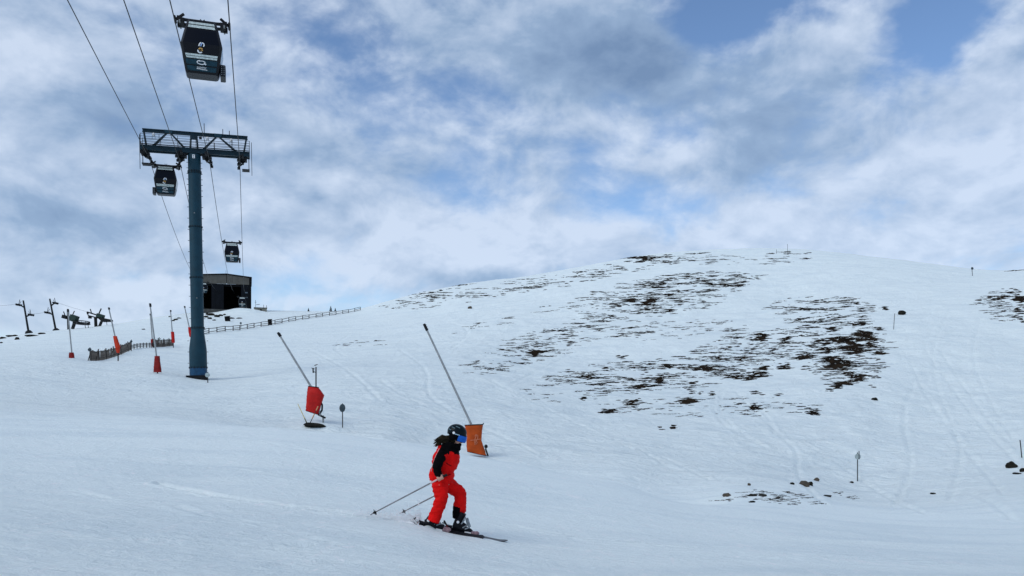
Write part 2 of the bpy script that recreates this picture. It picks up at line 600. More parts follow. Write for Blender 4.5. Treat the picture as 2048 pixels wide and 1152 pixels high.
def heights(th, lr, s):
    r = np.exp(lr)
    z = EYE + s * r
    near = lr < math.log(6.0)
    if near.any():
        s6 = bilin(THc, LRc, Sc, th, np.full_like(th, math.log(6.0)))
        k = r / 6.0
        z = np.where(near, (EYE + s6 * 6) * k - 0.12 * (1 - k), z)
    x, y = r * np.sin(np.radians(th)), r * np.cos(np.radians(th))
    keep = 1 - np.exp(-((x + 0.9) ** 2 + (y - 11.1) ** 2) / 1.0)          # the skier's own patch stays even
    hill = sstep(r, 34, 80)
    z = z + fbm(x / 14, y / 20, 4) * 0.55 * hill * (1 - 0.55 * sstep(r, 150, 230)) * sstep(x, -45, 5)
    z = z + fbm(x / 3.2 + 40, y / 4.5, 4, 0.55) * 0.15 * sstep(r, 28, 60) * (0.35 + 0.65 * sstep(x, -30, 0))
    z = z + (fbm(x / 1.9 + 11, y / 1.5, 3) * 0.020 + fbm(x / 0.55, y / 0.60 + 5, 3, 0.6) * 0.010) * keep
    return x, y, z


Tg, Lg = np.meshgrid(TH, LR, indexing='ij')
X_, Y_, Z_ = heights(Tg, Lg, bilin(THc, LRc, Sc, Tg, np.maximum(Lg, math.log(5.0))))
SL = (Z_ - EYE) / np.exp(Lg)
_first = int(np.searchsorted(LR, math.log(5.0)))


def H(x, y):
    """height of the snow at x, y"""
    x, y = np.atleast_1d(np.asarray(x, float)), np.atleast_1d(np.asarray(y, float))
    return bilin(TH, LR, Z_, np.degrees(np.arctan2(x, y)), 0.5 * np.log(x * x + y * y))


def hit(u, v, rmin=5.0):
    """where the line of sight through image points u, v meets the snow (x, y, z arrays)"""
    u, v = np.atleast_1d(np.asarray(u, float)), np.atleast_1d(np.asarray(v, float))
    th = np.arctan((u - UH) / F)
    s = (VH - v) / F * np.cos(th)
    col = np.clip(np.searchsorted(TH, np.degrees(th)), 0, len(TH) - 1)
    k0 = int(np.searchsorted(LR, math.log(rmin)))
    sub = SL[col][:, k0:]
    ok = sub >= s[:, None]
    ok[:, np.exp(LR[k0:]) > 320] = False
    i = np.where(ok.any(1), ok.argmax(1), np.where((np.exp(LR[k0:]) < 300)[None, :], sub, -9).argmax(1))
    ip = np.maximum(i - 1, 0)
    a, b = sub[np.arange(len(i)), ip], sub[np.arange(len(i)), i]
    f = np.where(ok.any(1), np.clip((s - a) / np.where(b - a == 0, 1, b - a), 0, 1), 1.0)
    lr = LR[k0:][ip] * (1 - f) + LR[k0:][i] * f
    r = np.exp(lr)
    x, y = r * np.sin(th), r * np.cos(th)
    return x, y, H(x, y)


def spot(u, v, rmin=5.0):
    x, y, z = hit(u, v, rmin)
    return Vector((x[0], y[0], z[0]))


def stand(u, d):
    x, y = world_xy(u, d)
    return Vector((x, y, H(x, y)[0]))


# press the tracks, heap a few mounds
def near_polyline(px, py, poly):
    best = np.full(px.shape, 1e9)
    for (ax, ay), (bx, by) in zip(poly[:-1], poly[1:]):
        dx, dy = bx - ax, by - ay
        t = np.clip(((px - ax) * dx + (py - ay) * dy) / (dx * dx + dy * dy + 1e-9), 0, 1)
        best = np.minimum(best, np.hypot(px - ax - t * dx, py - ay - t * dy))
    return best


dig = np.zeros_like(Z_)
for tr in TRACKS:
    a = np.array(tr, float)
    for _ in range(4):                                   # round the corners
        a = np.vstack([a[:1], np.stack([a[:-1] * .75 + a[1:] * .25, a[:-1] * .25 + a[1:] * .75], 1).reshape(-1, 2), a[-1:]])
    t = np.linspace(0, 1, len(a))
    tt = np.linspace(0, 1, 40)
    uu, vv = np.interp(tt, t, a[:, 0]), np.interp(tt, t, a[:, 1])
    hx, hy, hz = hit(uu, vv, 24.0)
    poly = list(zip(hx, hy))
    lo, hi = np.array(poly).min(0) - 3, np.array(poly).max(0) + 3
    m = (X_ > lo[0]) & (X_ < hi[0]) & (Y_ > lo[1]) & (Y_ < hi[1])
    if m.any():
        dd = near_polyline(X_[m], Y_[m], poly)
        w = (0.16 + 0.0022 * Y_[m]) * (.8 + .5 * fbm(X_[m] / 2, Y_[m] / 2, 2))
        w *= .75
        dig[m] += -0.045 * np.exp(-(dd / w) ** 2) + 0.030 * np.exp(-((dd - 2.0 * w) / w) ** 2)
# bank of ploughed snow in front of the station, drift round the rock by the red lance, ridge thrown up behind the skis
for (mx, my, mz, rx, ry, hgt) in ((*stand(483, 226), 6.0, 3.5, 1.5), (*stand(465, 228), 9.0, 3.5, .35), (*spot(655, 858, 24), 1.0, .7, .26), (*spot(612, 858, 24), .8, .6, .08)):
    dig += hgt * np.exp(-((X_ - mx) / rx) ** 2 - ((Y_ - my) / ry) ** 2)
# the skier's own track, cut by two edges
for dy in (-.07, .07):
    poly = [(a, b + dy) for a, b in ((-1.25, 11.08), (-1.6, 11.12), (-2.2, 11.25), (-3.2, 11.6), (-4.6, 12.4), (-6.0, 13.6))]
    m = (X_ > -6.5) & (X_ < -1.0) & (Y_ > 10.3) & (Y_ < 14.5)
    dd = near_polyline(X_[m], Y_[m], poly)
    dig[m] += -0.045 * np.exp(-(dd / .055) ** 2) + .022 * np.exp(-((dd - .13) / .06) ** 2)
# older tracks crossing the groomed snow in front
for (ax, ay, bx, by, bow) in ((-9, 17, 5, 11.5, .5), (-9.4, 17.3, 4.6, 11.8, .5), (-4, 8, 6, 12, -.4), (-3.6, 7.9, 6.4, 11.7, -.4), (-7, 12, 2, 6.4, .3), (-12, 24, -1, 19, .6), (-12, 24.5, -1, 19.5, .6), (1, 16, 12, 15, .5), (-10, 20, 8, 14, -.8), (-2, 7, 7, 9.4, .2)):
    t_ = np.linspace(0, 1, 24)
    poly = list(zip(ax + (bx - ax) * t_, ay + (by - ay) * t_ + bow * np.sin(t_ * 6.5) + .12 * np.sin(t_ * 31)))
    m = (X_ > min(ax, bx) - 1) & (X_ < max(ax, bx) + 1) & (Y_ > min(ay, by) - 2) & (Y_ < max(ay, by) + 2)
    dd = near_polyline(X_[m], Y_[m], poly)
    dig[m] += (-0.020 * np.exp(-(dd / .06) ** 2) + .018 * np.exp(-((dd - .14) / .06) ** 2)) * (.4 + fbm(X_[m] / 1.3, Y_[m] / 1.3, 2)).clip(0, 1)
Z_ = Z_ + dig
SL = (Z_ - EYE) / np.exp(Lg)

nt, nr = Z_.shape
V3 = np.stack([X_, Y_, Z_], -1)[:-1].reshape(-1, 3)          # the last column repeats the first
nth = nt - 1
ii, jj = np.meshgrid(np.arange(nth), np.arange(nr - 1), indexing='ij')
i2 = (ii + 1) % nth
quads = np.stack([ii * nr + jj, i2 * nr + jj, i2 * nr + jj + 1, ii * nr + jj + 1], -1).reshape(-1, 4)[:, ::-1]
c0 = len(V3)
V3 = np.vstack([V3, [[0, 0, -0.12]]])
tris = np.stack([np.full(nth, c0), ((np.arange(nth) + 1) % nth) * nr, np.arange(nth) * nr], -1)
me = bpy.data.meshes.new('snow_ground')
me.vertices.add(len(V3))
me.vertices.foreach_set('co', V3.ravel())
nl = quads.size + tris.size
me.loops.add(nl)
me.loops.foreach_set('vertex_index', np.concatenate([quads.ravel(), tris.ravel()]).astype(np.int32))
me.polygons.add(len(quads) + len(tris))
me.polygons.foreach_set('loop_start', np.concatenate([np.arange(len(quads)) * 4, quads.size + np.arange(len(tris)) * 3]).astype(np.int32))
me.polygons.foreach_set('use_smooth', np.ones(len(quads) + len(tris), bool))
me.materials.append(SNOW)
me.update(calc_edges=True)
me.validate()
ground = tag(link('snow_ground', me), 'snow covered ski slope rising to a rounded hill', 'snow slope', kind='structure')

# ------------------------------------------------------------------ shared paints
TEAL = mat('tower_teal_paint', (0.004, 0.034, 0.054), 0.55, 0.0, 0.16, 1.2, 0.002, 30, spec=.25)
TEAL_D = mat('beam_dark_teal', (0.005, 0.022, 0.034), 0.5, 0.0, 0.3, 3.0, spec=.2)
STEEL_D = mat('dark_steel', (0.007, 0.008, 0.010), 0.6, 0.0, 0.3, 6.0, spec=.2)
GALV = mat('galvanised_steel', (0.22, 0.23, 0.23), 0.45, 0.6, 0.25, 6.0)
ROPE = mat('steel_rope', (0.02, 0.021, 0.023), 0.55, 0.4)
CAB_BODY = mat('cabin_black_shell', (0.003, 0.004, 0.007), 0.35, 0.0, 0.2, 3.0, spec=.2)
CAB_GLASS = mat('cabin_tinted_glass', (0.001, 0.002, 0.006), 0.1, 0.0, spec=0.18)
CAB_BAND = mat('cabin_pale_band', (0.50, 0.56, 0.54), 0.4, 0.0, 0.25, 9.0)
CAB_TEAL = mat('cabin_teal_panel', (0.006, 0.034, 0.052), 0.4, 0.0, 0.3, 5.0, spec=.2)
WHITE = mat('white_print', (0.78, 0.79, 0.80), 0.5)
ICE_BLUE = mat('pale_blue_print', (0.30, 0.45, 0.75), 0.5)
OCHRE = mat('ochre_print', (0.55, 0.32, 0.10), 0.5)
BROWN_P = mat('brown_print', (0.16, 0.08, 0.03), 0.5)
CLEAR_SIDE = mat('cabin_side_glass', (0.30, 0.36, 0.38), 0.12, 0.0)
RUBBER = mat('black_rubber', (0.010, 0.010, 0.011), 0.7)

YAW = math.radians(18.1)
E1 = Vector((math.cos(YAW), math.sin(YAW), 0))
E2 = Vector((-math.sin(YAW), math.cos(YAW), 0))


# ------------------------------------------------------------------ ropeway tower
TB = stand(397, 81.0)
TB.z -= 0.05
tw = thing('lift_tower', TB, 'tall dark teal ropeway tower with a truss crossarm on top', 'lift tower', rot=(0, -0.0178, YAW))
BEAM_Z, TOP_Z = 25.57 - TB.z, 27.5 - TB.z
MB().lathe([(0.83, 1.15), (0.84, 1.35), (0.84, 2.7), (0.82, 3.1), (0.73, 3.85), (0.64, 4.5), (0.615, 5.0), (0.615, 12.0), (0.61, BEAM_Z - 0.3)], 40).build('pole', TEAL, tw, True)
MB().lathe([(0.84, 0.28), (0.84, 1.15)], 40).build('pole_foot', mat('tower_foot_blue', (0.012, 0.060, 0.13), 0.45, 0, .25, 3), tw, True)
MB().box((-0.12, 0, 0.05), (2.0, 1.9, 0.62)).build('base_plate', STEEL_D, tw, bevel=0.02)
for z, r in ((1.15, 0.885), (5.15, 0.68), (10.2, 0.665), (15.3, 0.665), (BEAM_Z - 2.15, 0.665), (BEAM_Z - 2.0, 0.66)):
    f = MB().lathe([(r, z - 0.045), (r, z + 0.045)], 40).build('flange', TEAL_D, tw, True)
    mb = MB()
    for k in range(16):
        a = 2 * math.pi * k / 16
        mb.lathe([(0.03, -0.09), (0.03, 0.09)], 6, (math.cos(a) * (r - 0.02), math.sin(a) * (r - 0.02), z))
    tag(mb.build('bolt_ring', STEEL_D, f), kind='stuff')
rung = None
for k in range(38):
    z = 1.6 + k * 0.56
    if z > BEAM_Z - 0.6:
        break
    for sx in (-1, 1):
        r0 = 0.62 if z > 4.6 else 0.85
        if k % 2 == 0 or z > BEAM_Z - 4.6:
            MB().bar((sx * (r0 - 0.02), -0.05, z), (sx * (r0 + 0.13), -0.05, z), 0.045, 0.045).build('climbing_peg', STEEL_D, tw)
pl = MB().box((-0.03, -0.625, BEAM_Z - 0.62), (0.24, 0.02, 0.36)).build('number_plate', WHITE, tw)
for dz in (.54, .70):
    MB().box((-0.03, -0.638, BEAM_Z - dz), (0.10, 0.006, 0.08)).build('digit_mark', STEEL_D, pl)
for (x, z) in ((-0.05, 16.6), (0.02, 8.1)):
    MB().lathe([(0.07, 0), (0.05, 0.03)], 12, (x, -0.60, z), rot=(math.pi / 2, 0, 0)).build('cover_cap', GALV, tw)
# crossarm: boxed lower beams either side of the pole, top chord, diagonals
for sy in (-0.40, 0.40):
    MB().box((0.20, sy, BEAM_Z), (10.25, 0.26, 0.50)).build('lower_beam', TEAL_D, tw, bevel=0.015)
for x in (-4.7, -3.0, -0.75, 0.75, 3.0, 5.1):
    MB().box((x, 0, BEAM_Z - 0.02), (0.22, 0.54, 0.30)).build('cross_tie', STEEL_D, tw)
MB().box((0.2, 0, TOP_Z), (9.9, 0.24, 0.08)).box((0.2, 0, TOP_Z - 0.28), (9.9, 0.24, 0.06)).box((0.2, 0, TOP_Z - 0.13), (9.85, 0.07, 0.20)).build('top_chord', TEAL_D, tw)
zb, zt = BEAM_Z + 0.27, TOP_Z - 0.30
for (x0, x1, w) in ((-4.4, -4.6, .12), (-3.8, -2.55, .13), (-0.85, -2.1, .13), (-0.35, -0.27, .12), (0.35, 0.27, .12), (0.85, 2.1, .13), (4.05, 2.45, .13), (4.75, 5.0, .12)):
    MB().bar((x0, -0.22, zb), (x1, -0.06, zt), w, w).build('brace', TEAL_D, tw)
    MB().bar((x0, 0.22, zb), (x1, 0.06, zt), w, w).build('brace', TEAL_D, tw)
for x in (-2.35, 2.28):
    MB().prism([(-.42, .16), (.42, .16), (.30, -.16), (-.30, -.16)], -0.16, 0.16, c=(x, 0, TOP_Z - 0.12)).build('gusset', TEAL, tw)
MB().box((0, 0, TOP_Z - 0.5), (0.62, 0.30, 0.34)).build('gusset', TEAL_D, tw)
# catwalk railing on both sides
for sy in (-0.78, 0.78):
    for x in np.linspace(-4.85, 5.3, 7):
        MB().bar((x, sy, BEAM_Z + 0.05), (x, sy, BEAM_Z + 1.28), 0.045, 0.045).build('railing_post', STEEL_D, tw)
    for z in (0.45, 0.72, 1.0, 1.26):
        MB().bar((-4.88, sy, BEAM_Z + z), (5.33, sy, BEAM_Z + z), 0.032, 0.032).build('railing_rail', STEEL_D, tw)
    MB().box((0.2, sy * 0.86, BEAM_Z + 0.29), (10.2, 0.24, 0.03)).build('catwalk_grating', STEEL_D, tw)
for sx in (-1, 1):
    EX = .52 if sx < 0 else 0.0
    lad = MB()
    for sy in (-0.25, 0.25):
        lad.bar((sx * (5.5 - EX), sy, BEAM_Z + 1.3), (sx * (5.5 - EX), sy, BEAM_Z - 2.1 if sy < 0 else BEAM_Z - 0.4), 0.06, 0.05)
    for k in range(7):
        lad.bar((sx * (5.5 - EX), -0.25, BEAM_Z + 1.25 - k * 0.27), (sx * (5.5 - EX), 0.25, BEAM_Z + 1.25 - k * 0.27), 0.035, 0.035)
    lad.build('end_ladder', STEEL_D, tw)
    st = MB().bar((sx * (5.22 - EX), -0.4, BEAM_Z - 0.3), (sx * (5.22 - EX), -0.4, BEAM_Z - 1.62), 0.07, 0.07)
    st.box((sx * (4.92 - EX), -0.4, BEAM_Z - 1.66), (0.72, 0.9, 0.09))
    st.build('work_step', STEEL_D, tw)
# sheave trains on the four ropes
ROPE_X = (-4.2, -1.4, 1.45, 4.35)
ROPE_Z = 24.7 - TB.z
for x in ROPE_X:
    out = -1 if x in (ROPE_X[0], ROPE_X[2]) else 1
    inw = 1 if x in (ROPE_X[0], ROPE_X[2]) else -1          # the frames lean in over the cabin side
    sa = MB()
    sa.box((x - inw * 0.42, 0, BEAM_Z - 0.46), (0.55, 0.9, 0.36))
    sa.box((x - inw * 0.28, 0, ROPE_Z + 0.42), (0.22, 3.4, 0.22))
    sa.bar((x - inw * 0.5, 0, BEAM_Z - 0.3), (x - inw * 0.12, 0, ROPE_Z + 0.1), 0.22, 0.5)
    o = sa.build('sheave_frame', STEEL_D, tw, bevel=0.02)
    for k in range(6):
        y = -1.5 + k * 0.6
        MB().lathe([(0.12, -.07), (0.26, -.06), (0.20, 0), (0.26, .06), (0.12, .07)], 16, (x, y, ROPE_Z + 0.24), rot=(0, math.pi / 2 - inw * 0.35, 0)).build('sheave_wheel', RUBBER, o)
    for y in (-1.55, 0, 1.55):
        MB().bar((x - inw * 0.35, y, ROPE_Z + 0.45), (x + inw * 0.18, y, ROPE_Z + 0.05), 0.10, 0.14).box((x + inw * 0.14, y, ROPE_Z - 0.10), (0.26, 0.34, 0.2)).build('catcher', STEEL_D, o)
# small gear on the crossarm
for (x, h) in ((0.98, 1.05), (2.75, 0.62), (3.38, 0.5)):
    MB().tube([(x, 0.12, TOP_Z - 0.2), (x, 0.12, TOP_Z + h)], 0.035, 8).build('antenna', STEEL_D, tw)
for x in (-3.72, 1.28, 3.55):
    lm = MB().ball((x, -0.05, TOP_Z - 0.50), (0.14, 0.16, 0.17)).build('floodlight', WHITE, tw, True)
    MB().bar((x - .12, -0.05, TOP_Z - 0.5), (x - .14, -0.05, TOP_Z - 0.95), 0.03).bar((x + .12, -0.05, TOP_Z - 0.5), (x + .14, -0.05, TOP_Z - 0.95), 0.03).build('bracket', STEEL_D, lm)
MB().box((0.62, -0.1, TOP_Z - 0.52), (0.26, 0.2, 0.2)).build('control_box', STEEL_D, tw)


# ------------------------------------------------------------------ ropes
def tower_local(x, z, y=0):
    p = tw.rotation_euler.to_matrix() @ Vector((x, y, z)) + TB
    return p


ST_R = Vector(world_xy(478, 233) + (1.6 + (780 - 583) / F * 233,))
ST_L = Vector(world_xy(420, 229) + (1.6 + (780 - 577) / F * 229,))
ROPE_WHICH = ('outer left', 'inner left', 'inner right', 'outer right')
ROPES = {}
for i, x in enumerate(ROPE_X):
    top = tower_local(x, ROPE_Z)
    st = (ST_L if i < 2 else ST_R) + E1 * ((-1.4, 1.4, -1.45, 1.45)[i])
    near_dir = Vector((12.3 if i < 2 else 11.75, -36.4, -2.3))
    pts_ = []
    for s in np.linspace(3.6, 0, 30):
        p = top + near_dir * s
        p.z -= 0.6 * 4 * (s / 3.6) * (1 - s / 3.6) * 0.4
        pts_.append(p)
    for t in np.linspace(0, 1, 40)[1:]:
        p = top.lerp(st, t)
        p.z -= 2.85 * 4 * t * (1 - t)
        pts_.append(p)
    pts_.append(st + E2 * 6)
    ROPES[i] = pts_
    lab = ('leftmost ropeway rope running over the outer left end of the tower crossarm', 'second rope from the left, passing just left of the tower pole',
           'third rope from the left, passing just right of the tower pole', 'rightmost ropeway rope over the right end of the tower crossarm')[i]
    tag(MB().tube(pts_, 0.031, 6).build('haul_rope', ROPE, None, True), lab, 'cable', 'ropeway ropes')


def rope_at(i, yy):
    P = ROPES[i]
    for a, b in zip(P[:-1], P[1:]):
        if (a.y - yy) * (b.y - yy) <= 0 and a.y != b.y:
            return a.lerp(b, (yy - a.y) / (b.y - a.y))
    return P[-1]


# ------------------------------------------------------------------ funitel cabins
CABZ = 3.15      # rope height above the floor


def make_cabin(label, rack, flip_print=False):
    t = thing('gondola_cabin', (0, 0, 0), label, 'gondola', 'ropeway cabins', rot=(0, 0, YAW))
    # sections floor -> roof: (z, half width, half depth)
    sec = [(-0.05, 0.90, 0.50), (0.10, 0.97, 0.62), (0.62, 1.06, 0.86), (0.86, 1.10, 0.93), (1.48, 1.19, 1.08), (2.30, 1.00, 0.92), (2.75, 0.88, 0.82), (2.98, 0.80, 0.70)]

    sec = [(z, w * .95, d) for z, w, d in sec]

    def ring(z, w, d, c=0.12):
        return [Vector(p) for p in ((-w + c, -d, z), (w - c, -d, z), (w, -d + c, z), (w, d - c, z), (w - c, d, z), (-w + c, d, z), (-w, d - c, z), (-w, -d + c, z))]
    MB().loft([ring(*s) for s in sec]).build('shell', CAB_BODY, t, True, angle=20)

    def at(z):
        for a, b in zip(sec[:-1], sec[1:]):
            if a[0] <= z <= b[0]:
                k = (z - a[0]) / (b[0] - a[0])
                return a[1] + (b[1] - a[1]) * k, a[2] + (b[2] - a[2]) * k
        return sec[-1][1:]

    def face_panel(z0, z1, ins, off, name, m, side=-1, parent=t, thick=0.03, x0=None, x1=None, split=None):
        """a plate lying on the leaning end wall (side -1 = valley end)"""
        zs = [z0] + [s[0] for s in sec if z0 + 0.02 < s[0] < z1 - 0.02] + [z1]
        fr, bk = [], []
        for z in zs:
            w, d = at(z)
            xa, xb = (-(w - ins), (w - ins)) if x0 is None else (x0, x1)
            fr.append(((xa, side * (d + off), z), (xb, side * (d + off), z)))
            bk.append(((xa, side * (d + off - thick), z), (xb, side * (d + off - thick), z)))
        mb = MB()
        for k in range(len(zs) - 1):
            q = [fr[k][0], fr[k][1], fr[k + 1][1], fr[k + 1][0], bk[k][0], bk[k][1], bk[k + 1][1], bk[k + 1][0]]
            mb.add(q, [(0, 1, 2, 3), (7, 6, 5, 4), (0, 3, 7, 4), (1, 5, 6, 2), (0, 4, 5, 1), (3, 2, 6, 7)])
        return mb.build(name, m, parent)
    for sd in (-1, 1):
        face_panel(0.93, 2.38, 0.17, 0.012, 'end_window', CAB_GLASS, sd)
        b1 = face_panel(2.44, 2.60, 0.17, 0.030, 'upper_band', CAB_BAND, sd)
        face_panel(2.66, 2.80, 0.15, 0.034, 'upper_band', CAB_BAND, sd)
        face_panel(0.68, 0.77, 0.18, 0.034, 'lower_band', CAB_BAND, sd)
        face_panel(0.80, 0.90, 0.17, 0.036, 'lower_band', CAB_BAND, sd)
        face_panel(0.36, 0.62, 0.14, 0.028, 'lower_panel', CAB_TEAL, sd)
        face_panel(0.06, 0.30, 0.14, 0.028, 'lower_panel', CAB_TEAL, sd)
    # side windows and doors
    for sx in (-1, 1):
        mb = MB()
        for (ya, yb) in ((-0.52, -0.03), (0.03, 0.52)):
            p = []
            for z in (0.70, 1.48, 2.36):
                w, d = at(z)
                k = d / 1.08
                p.append(((sx * (w + 0.012), ya * k * 1.45, z), (sx * (w + 0.012), yb * k * 1.45, z)))
            for j in range(2):
                q = [p[j][0], p[j][1], p[j + 1][1], p[j + 1][0]]
                mb.add(q + [(a - sx * 0.03, b, c) for a, b, c in q], [(0, 1, 2, 3), (7, 6, 5, 4), (0, 3, 7, 4), (1, 5, 6, 2), (0, 4, 5, 1), (3, 2, 6, 7)])
        mb.build('side_window', CLEAR_SIDE, t)
    # print on the valley-end window: two pale strokes over an ochre oval, then a swirl and a line of lettering low down

    def stroke(pts, r, m, parent=t, name='print_mark'):
        q = []
        for x, z in pts:
            q.append((x, -(at(z)[1] + 0.046), z))
        return MB().tube(q, [(r, 0.006)] * len(q) if False else r, 6).build(name, m, parent)

    def arc(cx, cz, rx, rz, a0, a1, n=10):
        return [(cx + rx * math.cos(math.radians(a0 + (a1 - a0) * k / n)), cz + rz * math.sin(math.radians(a0 + (a1 - a0) * k / n))) for k in range(n + 1)]
    stroke([(-0.14, 1.33), (-0.11, 1.42), (-0.06, 1.50), (-0.01, 1.53)], 0.035, WHITE)
    stroke([(-0.05, 1.33), (0.00, 1.42), (0.03, 1.50)], 0.030, ICE_BLUE)
    stroke([(0.04, 1.52), (0.12, 1.49), (0.15, 1.41), (0.11, 1.32)], 0.033, WHITE)
    stroke([(-0.15, 1.16), (-0.07, 1.22), (0.06, 1.19)], 0.040, OCHRE)
    stroke(arc(-0.08, 1.07, 0.11, 0.09, 150, 330), 0.038, WHITE)
    stroke([(-0.05, 1.13), (-0.03, 1.07)], 0.045, BROWN_P)
    stroke([(0.02, 1.15), (0.05, 1.08)], 0.036, OCHRE)
    lo, hi = (0.485, 0.17)
    stroke(arc(0.0, lo, 0.25, 0.095, 110, 330, 14), 0.024, WHITE)
    stroke(arc(0.02, lo + .02, 0.17, 0.05, 150, -60, 12), 0.018, WHITE)
    stroke([(0.15, lo - .02), (0.24, lo - .06), (0.20, lo - .11)], 0.022, WHITE)
    for k, (zz0, zz1) in enumerate(((.03, .10), (.03, .09), (.03, .10), (.03, .085), (.03, .10), (.03, .09), (.02, .10))):
        x = -0.24 + k * 0.075
        if k == 0:
            stroke([(x, hi + zz0 - .02), (x, hi + zz1)], 0.012, WHITE, name='letter')
        elif k % 2:
            stroke([(x + .03, hi + zz1 - .01), (x - .02, hi + zz1 - .015), (x - .02, hi + .045), (x + .025, hi + .02)], 0.010, WHITE, name='letter')
        else:
            stroke([(x - .025, hi + .015), (x - .02, hi + zz1), (x + .02, hi + .03), (x + .025, hi + zz1)], 0.010, WHITE, name='letter')
    stroke([(-0.28, hi - .015), (-0.12, hi - .01), (0.06, hi - .035), (0.20, hi - .03), (0.30, hi - .045)], 0.016, WHITE, name='underline')
    # yoke on the roof, arms and grips
    MB().box((0, 0, 3.05), (1.50, 0.9, 0.14)).build('roof_yoke', CAB_BODY, t, bevel=0.03)
    for sx in (-.06, .06):
        MB().tube([(sx, -.1, 3.1), (sx * 1.3, -.1, 3.28), (sx * 2.2, -.1, 3.30)], 0.028, 6).build('lifting_hook', STEEL_D, t)
    MB().box((0.28, -.1, 3.15), (0.16, .16, .07), (0, -.4, 0)).build('vent_cap', STEEL_D, t)
    for sx in (-1, 1):
        for yy in (-0.34, 0.34):
            MB().bar((sx * 0.70, yy, 3.05), (sx * 1.24, yy, 3.08), 0.13, 0.15).build('hanger_arm', STEEL_D, t)
        g = MB()
        g.box((sx * 1.14, 0, 3.02), (0.30, 0.95, 0.22))
        g.bar((sx * 1.47, -0.12, 3.10), (sx * 1.00, -0.18, 3.46), 0.12, 0.13)
        g.bar((sx * 1.36, 0.20, 3.22), (sx * 1.02, 0.20, 3.30), 0.16, 0.10)
        g.box((sx * 1.30, -0.32, 3.12), (0.16, 0.2, 0.24))
        g.box((sx * 1.30, 0.32, 3.02), (0.20, 0.2, 0.3))
        g.tube([(sx * 1.50, -0.45, 3.15), (sx * 1.50, 0.45, 3.15)], 0.075, 8)
        gr = g.build('rope_grip', STEEL_D, t, bevel=0.012)
        for yy in (-0.42, 0.42):
            MB().lathe([(0.10, -.04), (0.10, .04)], 12, (sx * 1.22, yy, 2.92), rot=(0, math.pi / 2, 0)).build('grip_roller', GALV, gr)
    # ski racks on the door side
    w, d = 1.0, 0.6
    rk = MB().loft([[Vector((rack * x, y, z)) for (x, y) in ((1.00, -0.50), (1.24, -0.50), (1.30, -0.42), (1.30, 0.42), (1.24, 0.50), (1.00, 0.50))] for z in (-0.06, 0.62)]).build('ski_rack', CAB_BODY, t, bevel=0.02)
    for k in range(5):
        for j in range(2):
            MB().tube([(rack * (1.09 + j * 0.13), -0.515, 0.05 + k * 0.115), (rack * (1.09 + j * 0.13), -0.49, 0.05 + k * 0.115)], 0.028, 8).build('rack_slot', GALV, rk)
    return t


def hang(c, i, j, yy):
    a, b = rope_at(i, yy), rope_at(j, yy)
    m = (a + b) / 2
    c.location = m - Vector((0, 0, CABZ * .95))


cab1 = make_cabin('largest black cabin hanging high above the tower crossarm', 1)
hang(cab1, 2, 3, 45.2)
cab2 = make_cabin('black cabin hanging directly under the left half of the tower crossarm', -1)
hang(cab2, 0, 1, 82.2)
cab1.scale = cab2.scale = (.95, .95, .95)
cab3 = copy_tree(cab1)
cab3['label'] = 'small black cabin hanging right of the tower pole above the station roof'
hang(cab3, 2, 3, 121.5)
cab4 = copy_tree(cab1)
cab4['label'] = 'tiny cabin docked in the right bay of the dark station'
cab5 = copy_tree(cab2)
cab5['label'] = 'tiny cabin in the left bay of the station, half behind the tower pole'

# ------------------------------------------------------------------ top station
SB = Vector(world_xy(449, 236) + (0,))
BASE = 1.6 + (780 - 622) / F * 236
sta = thing('ropeway_station', (SB.x, SB.y, BASE), 'black top station of the ropeway with a taupe fascia', 'building', rot=(0, 0, YAW))
ST_DARK = mat('station_black_cladding', (0.003, 0.0035, 0.0045), 0.7, 0, .3, .6, spec=.1)
ST_GREY = mat('station_charcoal_panel', (0.003, 0.0045, 0.0075), 0.65, 0, .3, .5, spec=.12)
ST_TAUPE = mat('station_taupe_fascia', (0.090, 0.085, 0.073), 0.6, 0, .15, .5)
ST_CONC = mat('station_concrete', (0.07, 0.072, 0.07), 0.8, 0, .3, .8)
XL, XR, DEP, HT = -8.9, 7.4, 20.0, 10.4
RX = 0.6      # ridge
MB().box(((XL + XR) / 2, DEP / 2, -1.0), (XR - XL, DEP, 2.4)).build('floor_slab', ST_CONC, sta)
MB().box((XR - 0.15, DEP / 2, HT / 2 - .2), (0.3, DEP, HT - 0.6)).build('side_wall', ST_DARK, sta)
MB().box((XL + 0.15, DEP / 2, HT / 2 - .2), (0.3, DEP, HT - 0.6)).build('side_wall', ST_DARK, sta)
MB().box(((XL + XR) / 2, DEP - .2, HT / 2), (XR - XL - .7, 0.3, HT - 1)).build('back_wall', ST_DARK, sta)
MB().prism([(XL - .2, HT - .35), (RX, HT + .28), (XR + .25, HT - .45), (XR + .25, HT - .12), (RX, HT + .62), (XL - .2, HT)], -0.35, DEP + .2).build('roof', ST_DARK, sta)
for (a, b, ha, hb) in ((XL, RX - .06, HT - .02, HT + .30), (RX + .06, XR - .5, HT + .30, HT - .38)):
    n = 4
    for k in range(n):
        xa, xb = a + (b - a) * k / n + .015, a + (b - a) * (k + 1) / n - .015
        za, zb_ = ha + (hb - ha) * k / n, ha + (hb - ha) * (k + 1) / n
        MB().prism([(xa, 7.95), (xb, 7.95), (xb, zb_ - .04), (xa, za - .04)], -0.18, 0.0).build('fascia_panel', ST_TAUPE, sta)
MB().box((XR - .25, -0.1, HT / 2 - .2), (0.5, 0.24, HT - .4)).build('corner_post', ST_DARK, sta)
